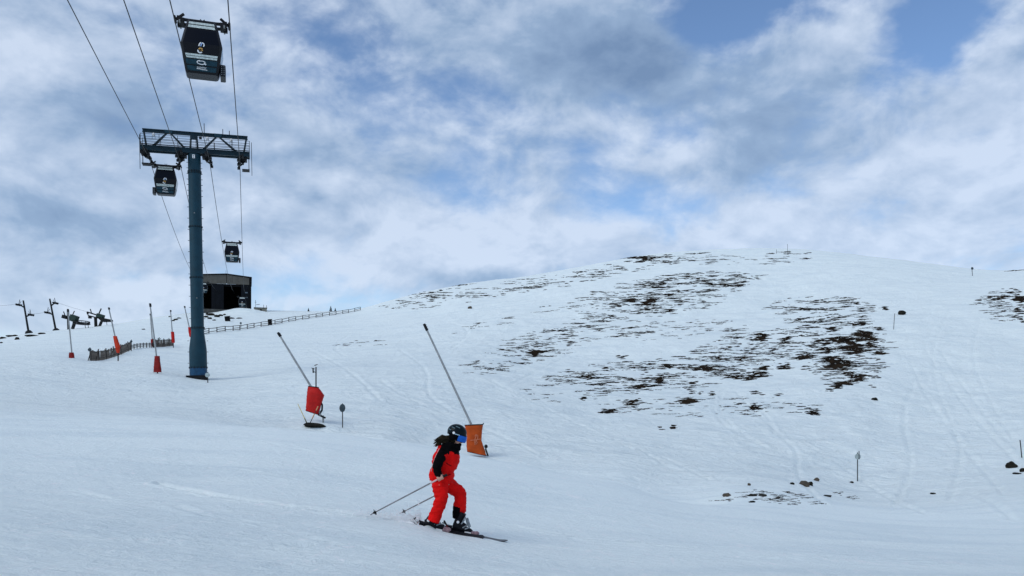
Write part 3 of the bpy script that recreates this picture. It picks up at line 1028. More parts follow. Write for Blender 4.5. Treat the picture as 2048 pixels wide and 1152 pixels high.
for (x0, x1) in ((-3.6, -0.2), (4.6, 7.5)):
    n = 3
    for k in range(n):
        xa, xb = x0 + (x1 - x0) * k / n + .01, x0 + (x1 - x0) * (k + 1) / n - .01
        MB().box(((xa + xb) / 2, 0.05, 4.06), (xb - xa, 0.2, 7.7)).build('wall_panel', ST_GREY, sta)
MB().box(((XL + XR) / 2 - .3, 0.35, 7.6), (XR - XL - 1.4, 0.3, 0.7)).build('lintel', ST_DARK, sta)
MB().box(((XL + XR) / 2, 0.0, 0.02), (XR - XL - .2, 0.5, 0.9)).build('plinth', ST_CONC, sta)
for z in (5.6, 4.2):
    MB().box((6.1, -0.08, z), (0.75, 0.05, 0.34)).build('light_panel', mat('pale_panel', (.10, .13, .16), .4), sta)
MB().tube([(0.4, 0.5, HT + .2), (0.4, 0.5, HT + 1.6)], 0.04, 6).build('mast', STEEL_D, sta)
ax = MB().box((10.1, 1.2, 0.35), (3.6, 3.0, 1.7)).build('annex', mat('annex_render', (.20, .20, .17), .8, 0, .2, 1), sta)
MB().box((10.2, -0.32, 0.35), (0.55, 0.06, 0.9)).build('annex_door', ST_DARK, ax)
MB().box((10.1, 1.2, 1.26), (3.8, 3.2, 0.14)).build('annex_roof', ST_DARK, ax)
MB().tube([(8.7, .6, 1.2), (8.7, .6, 3.6)], 0.05, 6).bar((8.4, .6, 2.9), (9.0, .6, 2.9), .06).bar((8.9, .6, 2.2), (9.9, .6, 2.35), .12).build('weather_mast', STEEL_D, sta)
for x, h in ((11.0, 1.9), (11.8, 1.6)):
    MB().tube([(x, .6, 1.2), (x, .6, 1.3 + h * .5)], 0.06, 6).build('vent_pipe', STEEL_D, ax)
# docked cabins
cab4.location = Vector(world_xy(484.5, 231) + (1.6 + (780 - 614) / F * 231,))
cab5.location = Vector(world_xy(407.5, 226) + (1.6 + (780 - 586) / F * 226,))

# ------------------------------------------------------------------ snow lances
PAD_RED = mat('red_pad_vinyl', (0.43, 0.009, 0.007), 0.6, 0, .18, 3, 0.012, 5)
PAD_ORANGE = mat('orange_pad_vinyl', (0.42, 0.060, 0.005), 0.6, 0, .16, 3, 0.012, 5)
PAD_DARK = mat('dark_red_pad_vinyl', (0.20, 0.007, 0.007), 0.6, 0, .25, 3, 0.012, 5)
PAD_VERM = mat('vermilion_pad_vinyl', (0.46, 0.032, 0.010), 0.55, 0, .18, 3, 0.012, 5)
PALE_RED = mat('pale_emblem', (0.52, 0.17, 0.09), 0.6)
ALU = mat('lance_aluminium', (0.30, 0.31, 0.31), 0.4, 0.3, .2, 4)


def lance(d, sections, rod0, rod1, pad_mat, label, depth_k=0.75, rod_w=3.6, dv_base=None, rim=True, group='snow lances', foot=True):
    """sections: (v, u_left, u_right) rows of the pad; the rod runs rod0 -> rod1 (u, v); all at d metres"""
    k = d / F
    u0 = sum(s[1] + s[2] for s in sections) / 2 / len(sections)
    g = stand(u0, d)
    P = lambda u, v: Vector(((u - u0) * k, 0, 1.6 + (VH - v) * k - g.z))
    t = thing('snow_lance', g, label, 'snow lance', group)
    rings = []
    n = 18
    for (v, a, b, *sl) in sections:
        sl = sl[0] if sl else 0.0
        c, w = P((a + b) / 2, v), (b - a) / 2 * k
        dep = max(w * depth_k, 0.12)
        ring = []
        for j in range(n):
            an = 2 * math.pi * j / n
            cx, cy = math.cos(an), math.sin(an)
            e = 0.62
            xx = w * math.copysign(abs(cx) ** e, cx)
            ring.append(c + Vector((xx, dep * math.copysign(abs(cy) ** e, cy), -sl * xx)))
        rings.append(ring)
    # denser rings with small creases
    fine_r = []
    for a, b in zip(rings[:-1], rings[1:]):
        for s in (0, .25, .5, .75):
            fine_r.append([p.lerp(q, s) for p, q in zip(a, b)])
    fine_r.append(rings[-1])
    fine_r = [[p + Vector((random.uniform(-1, 1) * .012, random.uniform(-1, 1) * .02, 0)) for p in r] for r in fine_r]
    pad = MB().loft(fine_r[::-1]).build('pad', pad_mat, t, True, angle=50)
    if rim:
        rr = [p * 1.0 for p in rings[0]]
        MB().tube([p + Vector((0, 0, .01)) for p in rr] + [rr[0] + Vector((0, 0, .01))], 0.022, 6, cap=False).build('rim', RUBBER, pad)
        rb = [p * 1.0 for p in rings[-1]]
        MB().tube([p for p in rb] + [rb[0]], 0.018, 6, cap=False).build('rim', RUBBER, pad)
    a, b = P(*rod0), P(*rod1)
    r = rod_w * k / 2
    MB().tube([a, a.lerp(b, .5), b], [r * 1.05, r, r * .85], 12).build('lance_tube', ALU, t, True)
    h = b - a
    tip = MB().tube([b - h * 0.055, b + h.normalized() * 0.06], [r * 1.25, r * 1.2], 10)
    for s in (.0, .02, .04):
        tip.box(b - h * s + Vector((r * 1.2, 0, 0)), (r * .9, r, r * 1.2))
    tip.build('nozzle_head', STEEL_D, t)
    # buried foot
    f = P(sum(sections[-1][1:3]) / 2, sections[-1][0])
    if foot:
        MB().tube([f + Vector((0, 0, .15)), (f.x, 0, min(-0.25, f.z - .2))], 0.07, 8).build('foot_post', STEEL_D, t)
    return t, P, k


# near orange lance behind the skier
t, P, k = lance(40.0, [(850, 929.5, 966, -.04), (858, 931, 965, -.02), (870, 933.5, 963.5, .02), (880, 933, 963.5, .07), (891, 932.5, 967.5, .14), (902, 933.5, 971, .20), (907, 934.5, 973, .22)],
                (944, 852), (849, 650), PAD_ORANGE, 'orange padded snow lance just behind the skier, its tube leaning left', .42, 4.4, foot=False)
e = []
for pts_ in ([(951, 889), (949.5, 883), (951, 876), (954, 869), (956, 870), (956, 876), (952, 882), (950, 889)], [(941, 880), (948, 879.5), (956, 878.5), (962, 877.5)],
             [(952, 880), (955, 884), (953, 888)], [(950, 872), (953, 868)]):
    q = [P(u, v) + Vector((0, -0.215, 0)) for u, v in pts_]
    MB().tube(q, 0.018, 6).build('emblem_stroke', PALE_RED, t)
MB().bar(P(965, 850), P(967.5, 846), .05).build('strap_end', RUBBER, t)
MB().ball(P(972, 893), (.09, .09, .10)).build('valve_knob', STEEL_D, t, True)
MB().bar(P(971, 897), P(976, 912), .06, .08).build('strut', STEEL_D, t)
# near red lance with wind sensor
t, P, k = lance(43.0, [(774, 617, 637, .12), (779, 616, 642, .22), (786, 615, 648, .26), (796, 614, 645.5, .26), (808, 613, 641.5, .28), (819, 612, 638.5, .30), (825, 612, 637, .32)],
                (623, 775), (557, 667), PAD_RED, 'bright red padded snow lance with a wind gauge on top', .55, 4.2, foot=False)
MB().tube([P(632, 778), P(632, 734)], 0.035, 8).build('mast', STEEL_D, t)
wg = MB().bar(P(632, 745), P(626.5, 743), .04).tube([P(626.5, 746), P(626, 737)], .035, 6).bar(P(623, 736), P(629, 737.5), .035).bar(P(629, 731), P(635, 729), .05, .04)
wg.build('wind_gauge', STEEL_D, t)
MB().tube([P(641, 803), P(644.5, 810), P(644, 820), P(640, 827), P(637, 830)], .05, 8).build('hose', STEEL_D, t)
MB().bar(P(636, 829), P(651, 836), .07, .09).build('foot_bracket', STEEL_D, t)
MB().bar(P(639, 822), P(641, 831), .09).build('hose_clamp', GALV, t)
MB().tube([P(645, 831) + Vector((0, .12, 0)), P(646, 868) + Vector((0, .12, 0))], .045, 8).build('foot_post', GALV, t)
# the far lances on the left
lance(77.0, [(712, 309.5, 319), (722, 308.8, 320), (734, 308, 321.5), (744.5, 307.5, 322.5)], (313, 713), (300, 608), PAD_DARK, 'dark red padded snow lance standing left of the tower foot', .6, 3.0, rim=False)
lance(88.0, [(705, 138.5, 147), (709, 138.2, 147.8), (716, 138, 148.5)], (143.5, 705.5), (135.5, 619), PAD_DARK, 'leftmost snow lance, upright with a small sunken dark red pad', .6, 2.6, rim=False)
lance(93.0, [(672, 226.5, 233.5), (682, 228, 236.5), (692, 230, 240), (701, 232.5, 239.5), (706, 234, 238.5)], (230, 673), (217.5, 616), PAD_VERM, 'vermilion snow lance leaning left in front of the slatted fence', .6, 2.6, rim=False)
lance(128.0, [(663.5, 342, 348), (674, 342.5, 349), (685.5, 344, 349.5)], (344.5, 664), (341, 621), PAD_RED, 'small red snow lance at the uphill end of the slatted fence', .6, 2.2, rim=False)
lance(124.0, [(678.5, 301.5, 307.5), (687, 302, 308), (694, 303, 309)], (304.5, 679), (300.5, 628), PAD_DARK, 'red snow lance half hidden behind the dark red one, at the fence gap', .6, 2.2, rim=False)
lance(120.0, [(654.5, 376.5, 381), (664, 377, 383), (674.5, 379.5, 384.5)], (378.5, 655), (369, 613), PAD_RED, 'small red snow lance half hidden by the left edge of the tower pole', .6, 2.2, rim=False)

# ------------------------------------------------------------------ piste markers: pole with a round disc
DISC_PALE = mat('marker_disc_pale', (0.36, 0.42, 0.42), 0.5, 0, .2, 6)
DISC_DARK = mat('marker_disc_dark', (0.05, 0.07, 0.08), 0.5, 0, .3, 8)
POLE_DK = mat('marker_pole', (0.02, 0.022, 0.024), 0.6)


def marker(u, vb, vt, vd, rd, d, label, m=DISC_PALE, turn=0.0, lean=0.0):
    g = stand(u, d)
    k = d / F
    zt = 1.6 + (VH - vt) * k - g.z
    zd = 1.6 + (VH - vd) * k - g.z
    t = thing('piste_marker', g, label, 'marker pole', 'piste marker poles')
    MB().tube([(0, 0, -.2), (lean * k * .5, 0, zt * .5), (lean * k, 0, zt)], max(0.024, (1.0 if d < 100 else .55 if d < 210 else .32) * k), 8).build('pole', POLE_DK, t)
    if rd:
        MB().lathe([(rd * k, -.02), (rd * k * 1.02, 0), (rd * k, .02)], 20, (lean * k * (zd / zt), -max(.03, 1.3 * k), zd), rot=(math.pi / 2, 0, turn)).build('disc', m, t)
    return t


marker(1715, 961, 905, 913, 5.8, 47, 'piste marker with a pale round disc alone on the right slope', DISC_PALE)
MB().bar((0, -.21, 1.3), (0, -.21, 1.78), .05, .03).build('pole_cap', POLE_DK, bpy.data.objects['piste_marker'])
marker(685, 850, 807, 816, 8.0, 42, 'dark disc marker beside the snowed rock near the red lance', DISC_DARK, 1.05)
marker(415.5, 768, 744, 750, 4.6, 76, 'pale disc marker standing at the right side of the tower foot', DISC_PALE, .3)
marker(180, 719, 695, 699.5, 3.4, 91, 'dark disc marker at the downhill end of the slatted fence', DISC_DARK, .3)
marker(263, 697, 679, 683, 2.3, 110, 'tiny disc marker above the slatted fence, left of the lances', DISC_DARK, .3)
marker(319, 690, 674.5, 678, 2.8, 130, 'tiny pale disc marker above the woven fence', DISC_PALE, .3)
marker(482, 655, 644, 646.5, 2.0, 172, 'tiny dark disc marker by the rail fence below the station', DISC_DARK, .3)
marker(1787, 657, 627, 630, 0, 118, 'bare bent marker pole beside the dark boulder on the right slope', lean=2.5)
m = bpy.data.objects[-1] if False else None
marker(1945, 556, 534, 537, 2.6, 200, 'marker pole with dark head on the right skyline', DISC_DARK, lean=-1.5)
marker(1575, 507, 488, 490, 0, 226, 'thin bare mast on the summit of the hill')
marker(1553, 507, 499, 490, 0, 228, 'very short post on the summit left of the thin mast')
marker(2044, 905, 880, 885, 0, 54, 'leaning bare pole at the right edge of the picture', lean=-4)
marker(2030 - 100, 1110, 1103, 1100, 0, 14.6, 'tiny dark stick in the snow at the lower right')
marker(603, 658, 640, 640, 0, 250, 'thin pole left of the far conifers behind the rail fence') if False else None

# ------------------------------------------------------------------ fences
WOOD = mat('weathered_slat_wood', (0.105, 0.095, 0.088), 0.85, 0, .35, 3)
WOOD_D = mat('dark_fence_wood', (0.030, 0.026, 0.024), 0.85, 0, .4, 3)


def fence_path(pts, n):
    a = np.array(pts, float)
    seg = np.concatenate([[0], np.cumsum(np.hypot(np.diff(a[:, 0]), np.diff(a[:, 1])))])
    t = np.linspace(0, seg[-1], n)
    return [(np.interp(q, seg, a[:, 0]), np.interp(q, seg, a[:, 1])) for q in t]


def slat_fence(path, n, hgt, label, lean_posts=4, wid=.16):
    us = fence_path(path, n)
    g0 = stand(*us[0])
    t = thing('slatted_snow_fence', g0, label, 'fence', 'slatted snow fences')
    sm = None
    for i, (u, d) in enumerate(us):
        p = stand(u, d) - g0
        hh = hgt * random.uniform(.94, 1.06)
        if sm is None:
            o = MB().box((0, 0, .5), (wid, .035, 1)).build('slat', WOOD, t)
            sm = o.data
        else:
            o = link('slat', sm, t)
        o.location = p - Vector((0, 0, .1))
        o.scale = (1, 1, hh)
        o.rotation_euler = (random.uniform(-.03, .03), random.uniform(-.05, .05), random.uniform(-.15, .15))
    for q in (.25, .8):
        pl = [stand(u, d) - g0 + Vector((0, .04, hgt * q)) for u, d in us]
        MB().tube(pl, .035, 6).build('rail', WOOD_D, t)
    for i in range(0, n, max(1, n // lean_posts)):
        u, d = us[i]
        p = stand(u, d) - g0
        MB().bar(p + Vector((.05, .07, -.2)), p + Vector((0, .06, hgt * 1.08)), .10).build('post', WOOD_D, t)
        MB().bar(p + Vector((.1, -.75, -.1)), p + Vector((0, .0, hgt * .75)), .07).build('stay', WOOD_D, t)
    return t


slat_fence([(181, 91), (205, 94), (230, 100), (245, 104), (262, 112)], 34, 1.25, 'slatted wooden snow fence behind the vermilion lance, lower section', 5)
slat_fence([(306, 122), (320, 126), (335, 130), (347, 133)], 40, 1.25, 'slatted wooden snow fence climbing to the small red lance, upper section', 4, .10)
# low dark netting between the two sections
us = fence_path([(262, 112), (275, 117), (290, 120), (306, 122)], 8)
g0 = stand(*us[0])
t = thing('low_rail_fence', g0, 'low dark rail fence joining the two slatted fences', 'fence')
for u, d in us:
    p = stand(u, d) - g0
    MB().bar(p - Vector((0, 0, .2)), p + Vector((0, 0, .75)), .09).build('post', WOOD_D, t)
for q in (.25, .45, .62):
    MB().tube([stand(u, d) - g0 + Vector((0, 0, q)) for u, d in us], .05, 6).build('rail', WOOD_D, t)
# post and rail fence running up to the right
PX = [405, 418, 434, 450.6, 466, 480, 494.6, 508, 522, 536.6, 550, 564, 577.5, 591.6, 605, 618, 632, 645.5, 659, 672, 685.5, 697, 709.5, 721]
g0 = stand(410, 152)
rf = thing('rail_fence', g0, 'long dark post and rail fence climbing right below the station', 'fence')
fd = [np.interp(u, [405, 480, 560, 640, 721], [151, 165, 185, 208, 236]) for u in PX]
base = [stand(u, d) - g0 for u, d in zip(PX, fd)]
for i, p in enumerate(base):
    MB().bar(p - Vector((0, 0, .3)), p + Vector((random.uniform(-.04, .04), 0, 1.02)), .15, .13).build('post', WOOD_D, rf)
for i, (a, b) in enumerate(zip(base[:-1], base[1:])):
    for q in ((.28, .9) if i % 2 else (.15, .52, .96)):
        MB().bar(a + Vector((0, -.1, q + random.uniform(-.05, .05))), b + Vector((0, -.1, q + random.uniform(-.05, .05))), .07, .11).build('rail', WOOD_D, rf)

# ------------------------------------------------------------------ drag lift towers and machinery on the left skyline
LIFT = mat('lift_dark_iron', (0.012, 0.014, 0.016), 0.6, .3, .3, 2)
LIFT_G = mat('lift_dark_green', (0.018, 0.040, 0.034), 0.6, 0, .3, 2)


def drag_tower(foot, head, arms, d, label):
    k = d / F
    g = stand(foot[0], d)
    P = lambda u, v, y=0: Vector(((u - foot[0]) * k, y, 1.6 + (VH - v) * k - g.z))
    t = thing('drag_lift_tower', g, label, 'lift tower', 'drag lift towers')
    MB().tube([P(*foot) - Vector((0, 0, .5)), P(*head)], [.24, .17], 12).build('mast', LIFT, t, True)
    MB().lathe([(.85, -.6), (.75, .15), (.30, .55)], 14, P(*foot)).build('foot_block', LIFT, t)
    for (u, v, um, vm_) in arms:
        c, m_ = P(u, v), P(um, vm_)
        MB().bar(m_, c, .16, .2).bar(m_ + (P(*foot) - P(*head)) * .03, c, .10, .1).build('arm', LIFT, t)
        b = MB().box(c, (.35, 2.2, .18))
        b.build('roller_beam', LIFT, t)
        for yy in (-.9, -.3, .3, .9):
            MB().lathe([(.26, -.06), (.26, .06)], 14, c + Vector((0, yy, -.1)), rot=(0, math.pi / 2, 0)).build('roller', RUBBER, t)
        s = 1 if u > um else -1
        MB().bar(c, c + Vector((-.25 * s, 0, 1.15)), .09).bar(c + Vector((-s * .2, 0, .1)), c + Vector((-s * .55, 0, .75)), .07).build('lever', LIFT, t)
    return t


drag_tower((58, 665), (46.5, 601), [(37.5, 609, 48, 614), (62, 629, 53, 632)], 186, 'leftmost drag lift tower leaning left on the skyline')
drag_tower((112.5, 661), (99.5, 597.5), [(111, 605.5, 103, 610), (94.5, 624.5, 104, 628)], 190, 'second drag lift tower from the left, leaning left on the skyline')


def drive(u0, v0, d, label, mirror=False):
    k = d / F
    g = stand(u0, d)
    P = lambda u, v, y=0: Vector(((u - u0) * k, y, 1.6 + (VH - v) * k - g.z))
    return thing('lift_drive_station', g, label, 'lift machinery', 'drag lift drive stations'), P


t, P = drive(146, 658, 188, 'drag lift drive station with a low wire drum, left of the two machines')
MB().tube([P(137, 662), P(136, 620)], .26, 10).build('mast', LIFT, t)
MB().bar(P(145, 658), P(150, 643), .6, .5).build('strut', LIFT, t)
MB().box(P(148, 637), (1.5, 1.6, 1.5), (0, .35, 0)).build('motor_house', LIFT_G, t, bevel=.05)
MB().box(P(130, 634), (1.0, 1.2, .8), (0, .3, 0)).build('gear_box', LIFT, t, bevel=.05)
MB().bar(P(130, 634), P(146, 636), .35).build('cross_arm', LIFT, t)
MB().bar(P(131, 633), P(127, 623), .16).build('lever', LIFT, t)
MB().bar(P(144, 632), P(149, 622), .16).build('lever', LIFT, t)
wh = MB()
c = P(163, 647)
Rw = Euler((math.radians(8), math.radians(8), 0)).to_matrix()
ring = [c + Rw @ Vector((1.75 * math.cos(a), 1.75 * math.sin(a), 0)) for a in np.linspace(0, 2 * math.pi, 29)]
o = MB().tube(ring, .15, 8, cap=False).tube([p + Vector((0, 0, .45)) for p in ring], .10, 8, cap=False).build('bull_wheel', LIFT, t)
for a in np.linspace(0, 2 * math.pi, 9)[:-1]:
    MB().bar(c, c + Rw @ Vector((1.75 * math.cos(a), 1.75 * math.sin(a), .2)), .1).build('spoke', LIFT, o)
for a in np.linspace(0, 2 * math.pi, 13)[:-1]:
    q = c + Rw @ Vector((1.75 * math.cos(a), 1.75 * math.sin(a), 0))
    MB().bar(q, q + Vector((0, 0, .45)), .06).build('drum_bar', LIFT, o)
MB().bar(P(150, 641), c, .4, .35).build('wheel_arm', LIFT, t)
for u in (170, 176):
    MB().bar(P(u, 648), P(u + 1, 658), .10).build('prop', LIFT, t)
t, P = drive(192, 653, 196, 'drag lift drive station with twin forked booms, right of the two machines')
MB().tube([P(192, 656), P(191, 634)], .36, 10).build('mast', LIFT, t)
MB().bar(P(199, 653), P(203, 643), .45, .5).build('strut', LIFT, t)
MB().bar(P(192, 652.5), P(200, 652.5), .3).build('foot_beam', LIFT, t)
MB().bar(P(174.5, 624), P(200, 632), .3, .3).bar(P(176, 631), P(200, 637), .28, .28).bar(P(174.5, 624), P(176, 629), .3).build('forked_boom', LIFT, t)
MB().bar(P(183, 626), P(180.5, 618), .18).build('lever', LIFT, t)
MB().bar(P(198, 627), P(202.5, 617), .22).build('lever', LIFT, t)
MB().box(P(201, 632), (1.5, 1.4, .9), (0, .3, 0)).build('motor_house', LIFT_G, t, bevel=.05)
MB().box(P(180, 635), (.5, .8, .5)).build('counterweight', LIFT, t)
MB().prism([(P(196, 634).x, P(196, 634).z), (P(222, 639).x, P(222, 639).z), (P(224, 641.5).x, P(224, 641.5).z), (P(222, 643.5).x, P(222, 643.5).z), (P(206, 644).x, P(206, 644).z)], -.7, .7).build('tail_boom', LIFT, t)
MB().bar(P(213, 643), P(214, 650), .09).build('prop', LIFT, t)

# their thin ropes
for (a, b, lab) in (((-20, 612, 186), (38, 608, 186), 'short thin drag lift rope leaving the picture at the left'), ((62, 628, 186), (95, 623.5, 190), 'thin drag lift rope between the two skyline towers'), ((111, 604, 190), (176, 624, 196), 'thin drag lift rope from second tower to the drive station')):
    A = Vector(world_xy(a[0], a[2]) + (1.6 + (VH - a[1]) / F * a[2],))
    B = Vector(world_xy(b[0], b[2]) + (1.6 + (VH - b[1]) / F * b[2],))
    tag(MB().tube([A, A.lerp(B, .5) - Vector((0, 0, .12)), B], .022, 5).build('drag_rope', ROPE), lab, 'cable', 'drag lift ropes')

# ------------------------------------------------------------------ boxes and tiny trees near the station
bx = thing('equipment_box', stand(455, 197), 'small black equipment box in the snow below the station', 'box')
MB().box((0, 0, .45), (1.15, 1.0, 1.35), (0.03, -.12, .2)).build('case', ST_DARK, bx, bevel=.04)
MB().box((0, 0, 1.18), (1.3, 1.15, .08), (0.03, -.12, .2)).build('lid', ST_DARK, bx)
bx = thing('equipment_box', stand(540, 181), 'low dark box behind the rail fence', 'box')
MB().box((0, 0, .55), (.85, .7, 1.3), (0, -.1, .2)).build('case', ST_DARK, bx, bevel=.03)
MB().box((0, 0, 1.24), (.95, .8, .08), (0, -.1, .2)).build('lid', ST_DARK, bx)
CONIF = mat('conifer_needles', (0.012, 0.020, 0.014), 0.8, 0, .5, 4)
BARK = mat('conifer_bark', (0.04, 0.03, 0.025), 0.9)
for (u, vt, d, lab) in ((617, 616, 250, 'tiny far conifer, leftmost behind the rail fence'), (661.5, 611.5, 252, 'tallest of the tiny far conifers behind the rail fence'), (670.5, 616, 254, 'squat tiny conifer just right of the tallest far one')):
    g = stand(u, d)
    h = 1.6 + (VH - vt) * d / F - g.z
    t = thing('conifer_tree', g, lab, 'tree', 'far conifers')
    MB().tube([(0, 0, -.4), (0, 0, h * .95)], [.12, .03], 6).build('trunk', BARK, t)
    cr = MB()
    for i in range(90):
        z = h * (0.08 + .92 * (i / 90))
        r = (1 - i / 90) * h * .26 + .04
        a = i * 2.4
        L = r * random.uniform(.6, 1.2)
        tip = Vector((L * math.cos(a), L * math.sin(a), z - .12 * L))
        s = Vector((-math.sin(a), math.cos(a), 0)) * L * .28
        cr.add([(0, 0, z + .12), tip + s, tip + Vector((0, 0, -.08)), tip - s], [(0, 1, 2), (0, 2, 3)])
    cr.build('crown', CONIF, t)

# two marking canes crossed by the red lance
YEL = mat('cane_yellow', (0.55, 0.42, 0.12), .6, 0, .3, 9)
ORG = mat('cane_orange', (0.55, 0.30, 0.14), .6)
for (a, b, m_, lab, dd) in (((616.5, 843), (596, 802), YEL, 'thin yellow bamboo cane leaning left beside the red lance', 41.6), ((617, 838), (637, 801), ORG, 'thin orange banded cane leaning right across the red lance pad', 41.5)):
    k = dd / F
    g = stand(a[0], dd)
    t = thing('bamboo_cane', g, lab, 'cane', 'canes by the red lance')
    A = Vector((0, 0, -.1))
    B = Vector(((b[0] - a[0]) * k, -.05, (a[1] - b[1]) * k))
    MB().tube([A, B], [.022, .016], 7).build('stem', POLE_DK if m_ is ORG else YEL, t)
    for s0, s1 in ((.38, .62), (.78, .98)) if m_ is ORG else ((.02, .35),):
        MB().tube([A.lerp(B, s0), A.lerp(B, s1)], .028, 7).build('band', m_ if m_ is ORG else mat('cane_dark', (.12, .12, .06), .7), t)  # the yellow cane carries one darker olive band near its foot

# ------------------------------------------------------------------ rocks
ROCK = mat('grey_brown_rock', (0.050, 0.043, 0.036), 0.9, 0, 0, 2.2, 0.03, 6, col2=(0.105, 0.082, 0.058))
ROCK_D = mat('dark_mossy_rock', (0.010, 0.0095, 0.008), 0.9, 0, 0, 2.2, 0.03, 6, col2=(0.026, 0.024, 0.018), spec=.05)


def rock(u, v, wpx, hpx, label, m=ROCK, seed=0, rmin=24, cap=True, group='rocks in the snow', depth=.8):
    p = spot(u, v, rmin)
    k = p.y / F
    R = random.Random(seed)
    bm = bmesh.new()
    bmesh.ops.create_icosphere(bm, subdivisions=3, radius=1)
    ph = [R.uniform(0, 6) for _ in range(6)]
    planes = [(Vector((R.gauss(0, 1), R.gauss(0, 1), R.gauss(0, .7))).normalized(), R.uniform(.62, .85)) for _ in range(9)]
    for vt in bm.verts:
        c = vt.co.copy()
        for nn, dd in planes:
            s = c.dot(nn) - dd
            if s > 0:
                c -= nn * s
        c *= 1 + .06 * math.sin(5 * c.x + ph[0]) * math.sin(4 * c.y + ph[1]) + .05 * math.sin(9 * c.z + ph[2] + 3 * c.x)
        vt.co = Vector((c.x * wpx * .62 * k, c.y * wpx * .62 * k * depth, c.z * hpx * .95 * k + hpx * .30 * k))
    me = bpy.data.meshes.new('rock')
    bm.to_mesh(me)
    bm.free()
    me.materials.append(m)
    me.polygons.foreach_set('use_smooth', [True] * len(me.polygons))
    me.set_sharp_from_angle(angle=math.radians(28))
    o = link('rock', me)
    o.location = p
    return tag(o, label, 'rock', group)


rock(1609, 973, 17, 9, 'largest brown rock on the lower right slope, with smaller stones beside it', ROCK, 3)
rock(1621, 971, 9, 7, 'dark stone touching the right side of the largest lower rock', ROCK_D, 4)
rock(1633, 962, 11, 5, 'flat brown stone above right of the largest lower rock', ROCK, 5)
rock(1585, 969, 9, 3.5, 'small flat stone left of the largest lower rock', ROCK_D, 6)
rock(1454, 992, 15, 6, 'brown rock farthest left among the lower stones', ROCK, 7)
rock(1504, 992, 17, 3.5, 'long flat dark stone in the lower row of stones', ROCK_D, 8)
rock(1525, 992, 14, 3.5, 'flat dark stone, next right in the lower row', ROCK_D, 9)
rock(1498, 971, 7, 4, 'small knobbly stone above the lower row of stones', ROCK, 10)
rock(1703, 966, 7, 2.6, 'small stone at the foot of the pale disc marker', ROCK_D, 11)
rock(1866, 988, 9, 3, 'small isolated stone at the right, beyond the marker', ROCK_D, 12)
rock(1504, 1005, 12, 3, 'thin dark stone lowest in the row of stones', ROCK_D, 13)
rock(1655, 993, 16, 3, 'thin dark stone right of the lower row of stones', ROCK_D, 14)
rock(2022, 935, 19, 11, 'big angular dark boulder near the right edge', ROCK_D, 15)
rock(2046, 943, 10, 6, 'dark stone cut by the right edge of the picture', ROCK_D, 16)
rock(2034, 948, 14, 3, 'flat stone under the big angular boulder', ROCK_D, 17)
rock(1804, 629, 14, 7, 'black boulder high on the right slope near the bent pole', ROCK_D, 18)
rock(1750, 800, 12, 4, 'lone dark stone right of and below the heather', ROCK_D, 19)
rk = rock(629, 851, 36, 6, 'low flat dark rock under the red lance, half buried in drifted snow', ROCK_D, 21, depth=1.2)
rk.rotation_euler = (0, 0.12, 0.2)
rk.location.z -= .05
rock(940, 617, 7, 4, 'lone small rock high on the left flank of the hill', ROCK, 22)
for i, (u, v, w, h) in enumerate(((422, 631, 14, 4), (434, 634, 11, 3.5), (412, 635, 8, 3), (441, 632, 8, 3), (420, 638, 9, 3), (428, 641, 6, 2), (415, 629, 8, 3), (462, 637, 16, 2.2), (478, 637, 10, 2), (449, 630, 6, 2))):
    rock(u, v, w, h, ['broad black rock beside the tower pole, largest of those below the station', 'flat black rock right of the broad one below the station', "small rock touching the tower pole's right edge below the station", 'round small rock at the right end of the cluster below the station', 'black rock in the lowest but one row of the cluster below the station', 'lowest tiny rock of the cluster below the station', 'topmost small rock of the cluster just under the station plinth', 'long thin dark streak of rock right of the black equipment box', 'short thin rock at the far right beyond the equipment box', 'tiny lone rock above and left of the black equipment box'][i], ROCK_D, 40 + i, 100, group='rocks below the station')
for i, (u, v, w, h) in enumerate(((6, 677, 16, 3), (22, 673, 18, 2.6), (34, 679, 9, 4), (64, 672, 22, 2.6), (84, 668, 16, 2.4), (2, 686, 6, 2.4), (30, 672, 9, 2.6))):
    rock(u, v, w, h, ['dark flat rock at the very left edge of the skyline', 'long thin rock left of the leftmost drag lift tower, upper one', 'small pointed rock below and left of the leftmost drag lift tower', 'longest thin rock right under the foot of the leftmost drag lift tower', 'thin rock between the feet of the two drag lift towers', 'tiny dark rock low at the left picture edge', "short rock on the crest, just left of the leftmost tower's foot"][i], ROCK_D, 60 + i, 90, group='rocks at the left skyline')
for i, (u, v, w, h) in enumerate(((352, 640, 9, 2.6), (346, 642, 6, 2), (358, 637, 7, 2), (287, 659, 6, 1.6), (340, 634, 6, 1.5))):
    rock(u, v, w, h, ['largest stone of the small group right of the leaning lances near the skyline', 'lower left stone of the small group near the skyline', 'upper right stone of the small group near the skyline', 'lone tiny stone low on the slope between lance and drive station', 'tiny stone right on the crest line left of the tower'][i], ROCK_D, 80 + i, 100, group='stones left of the tower')

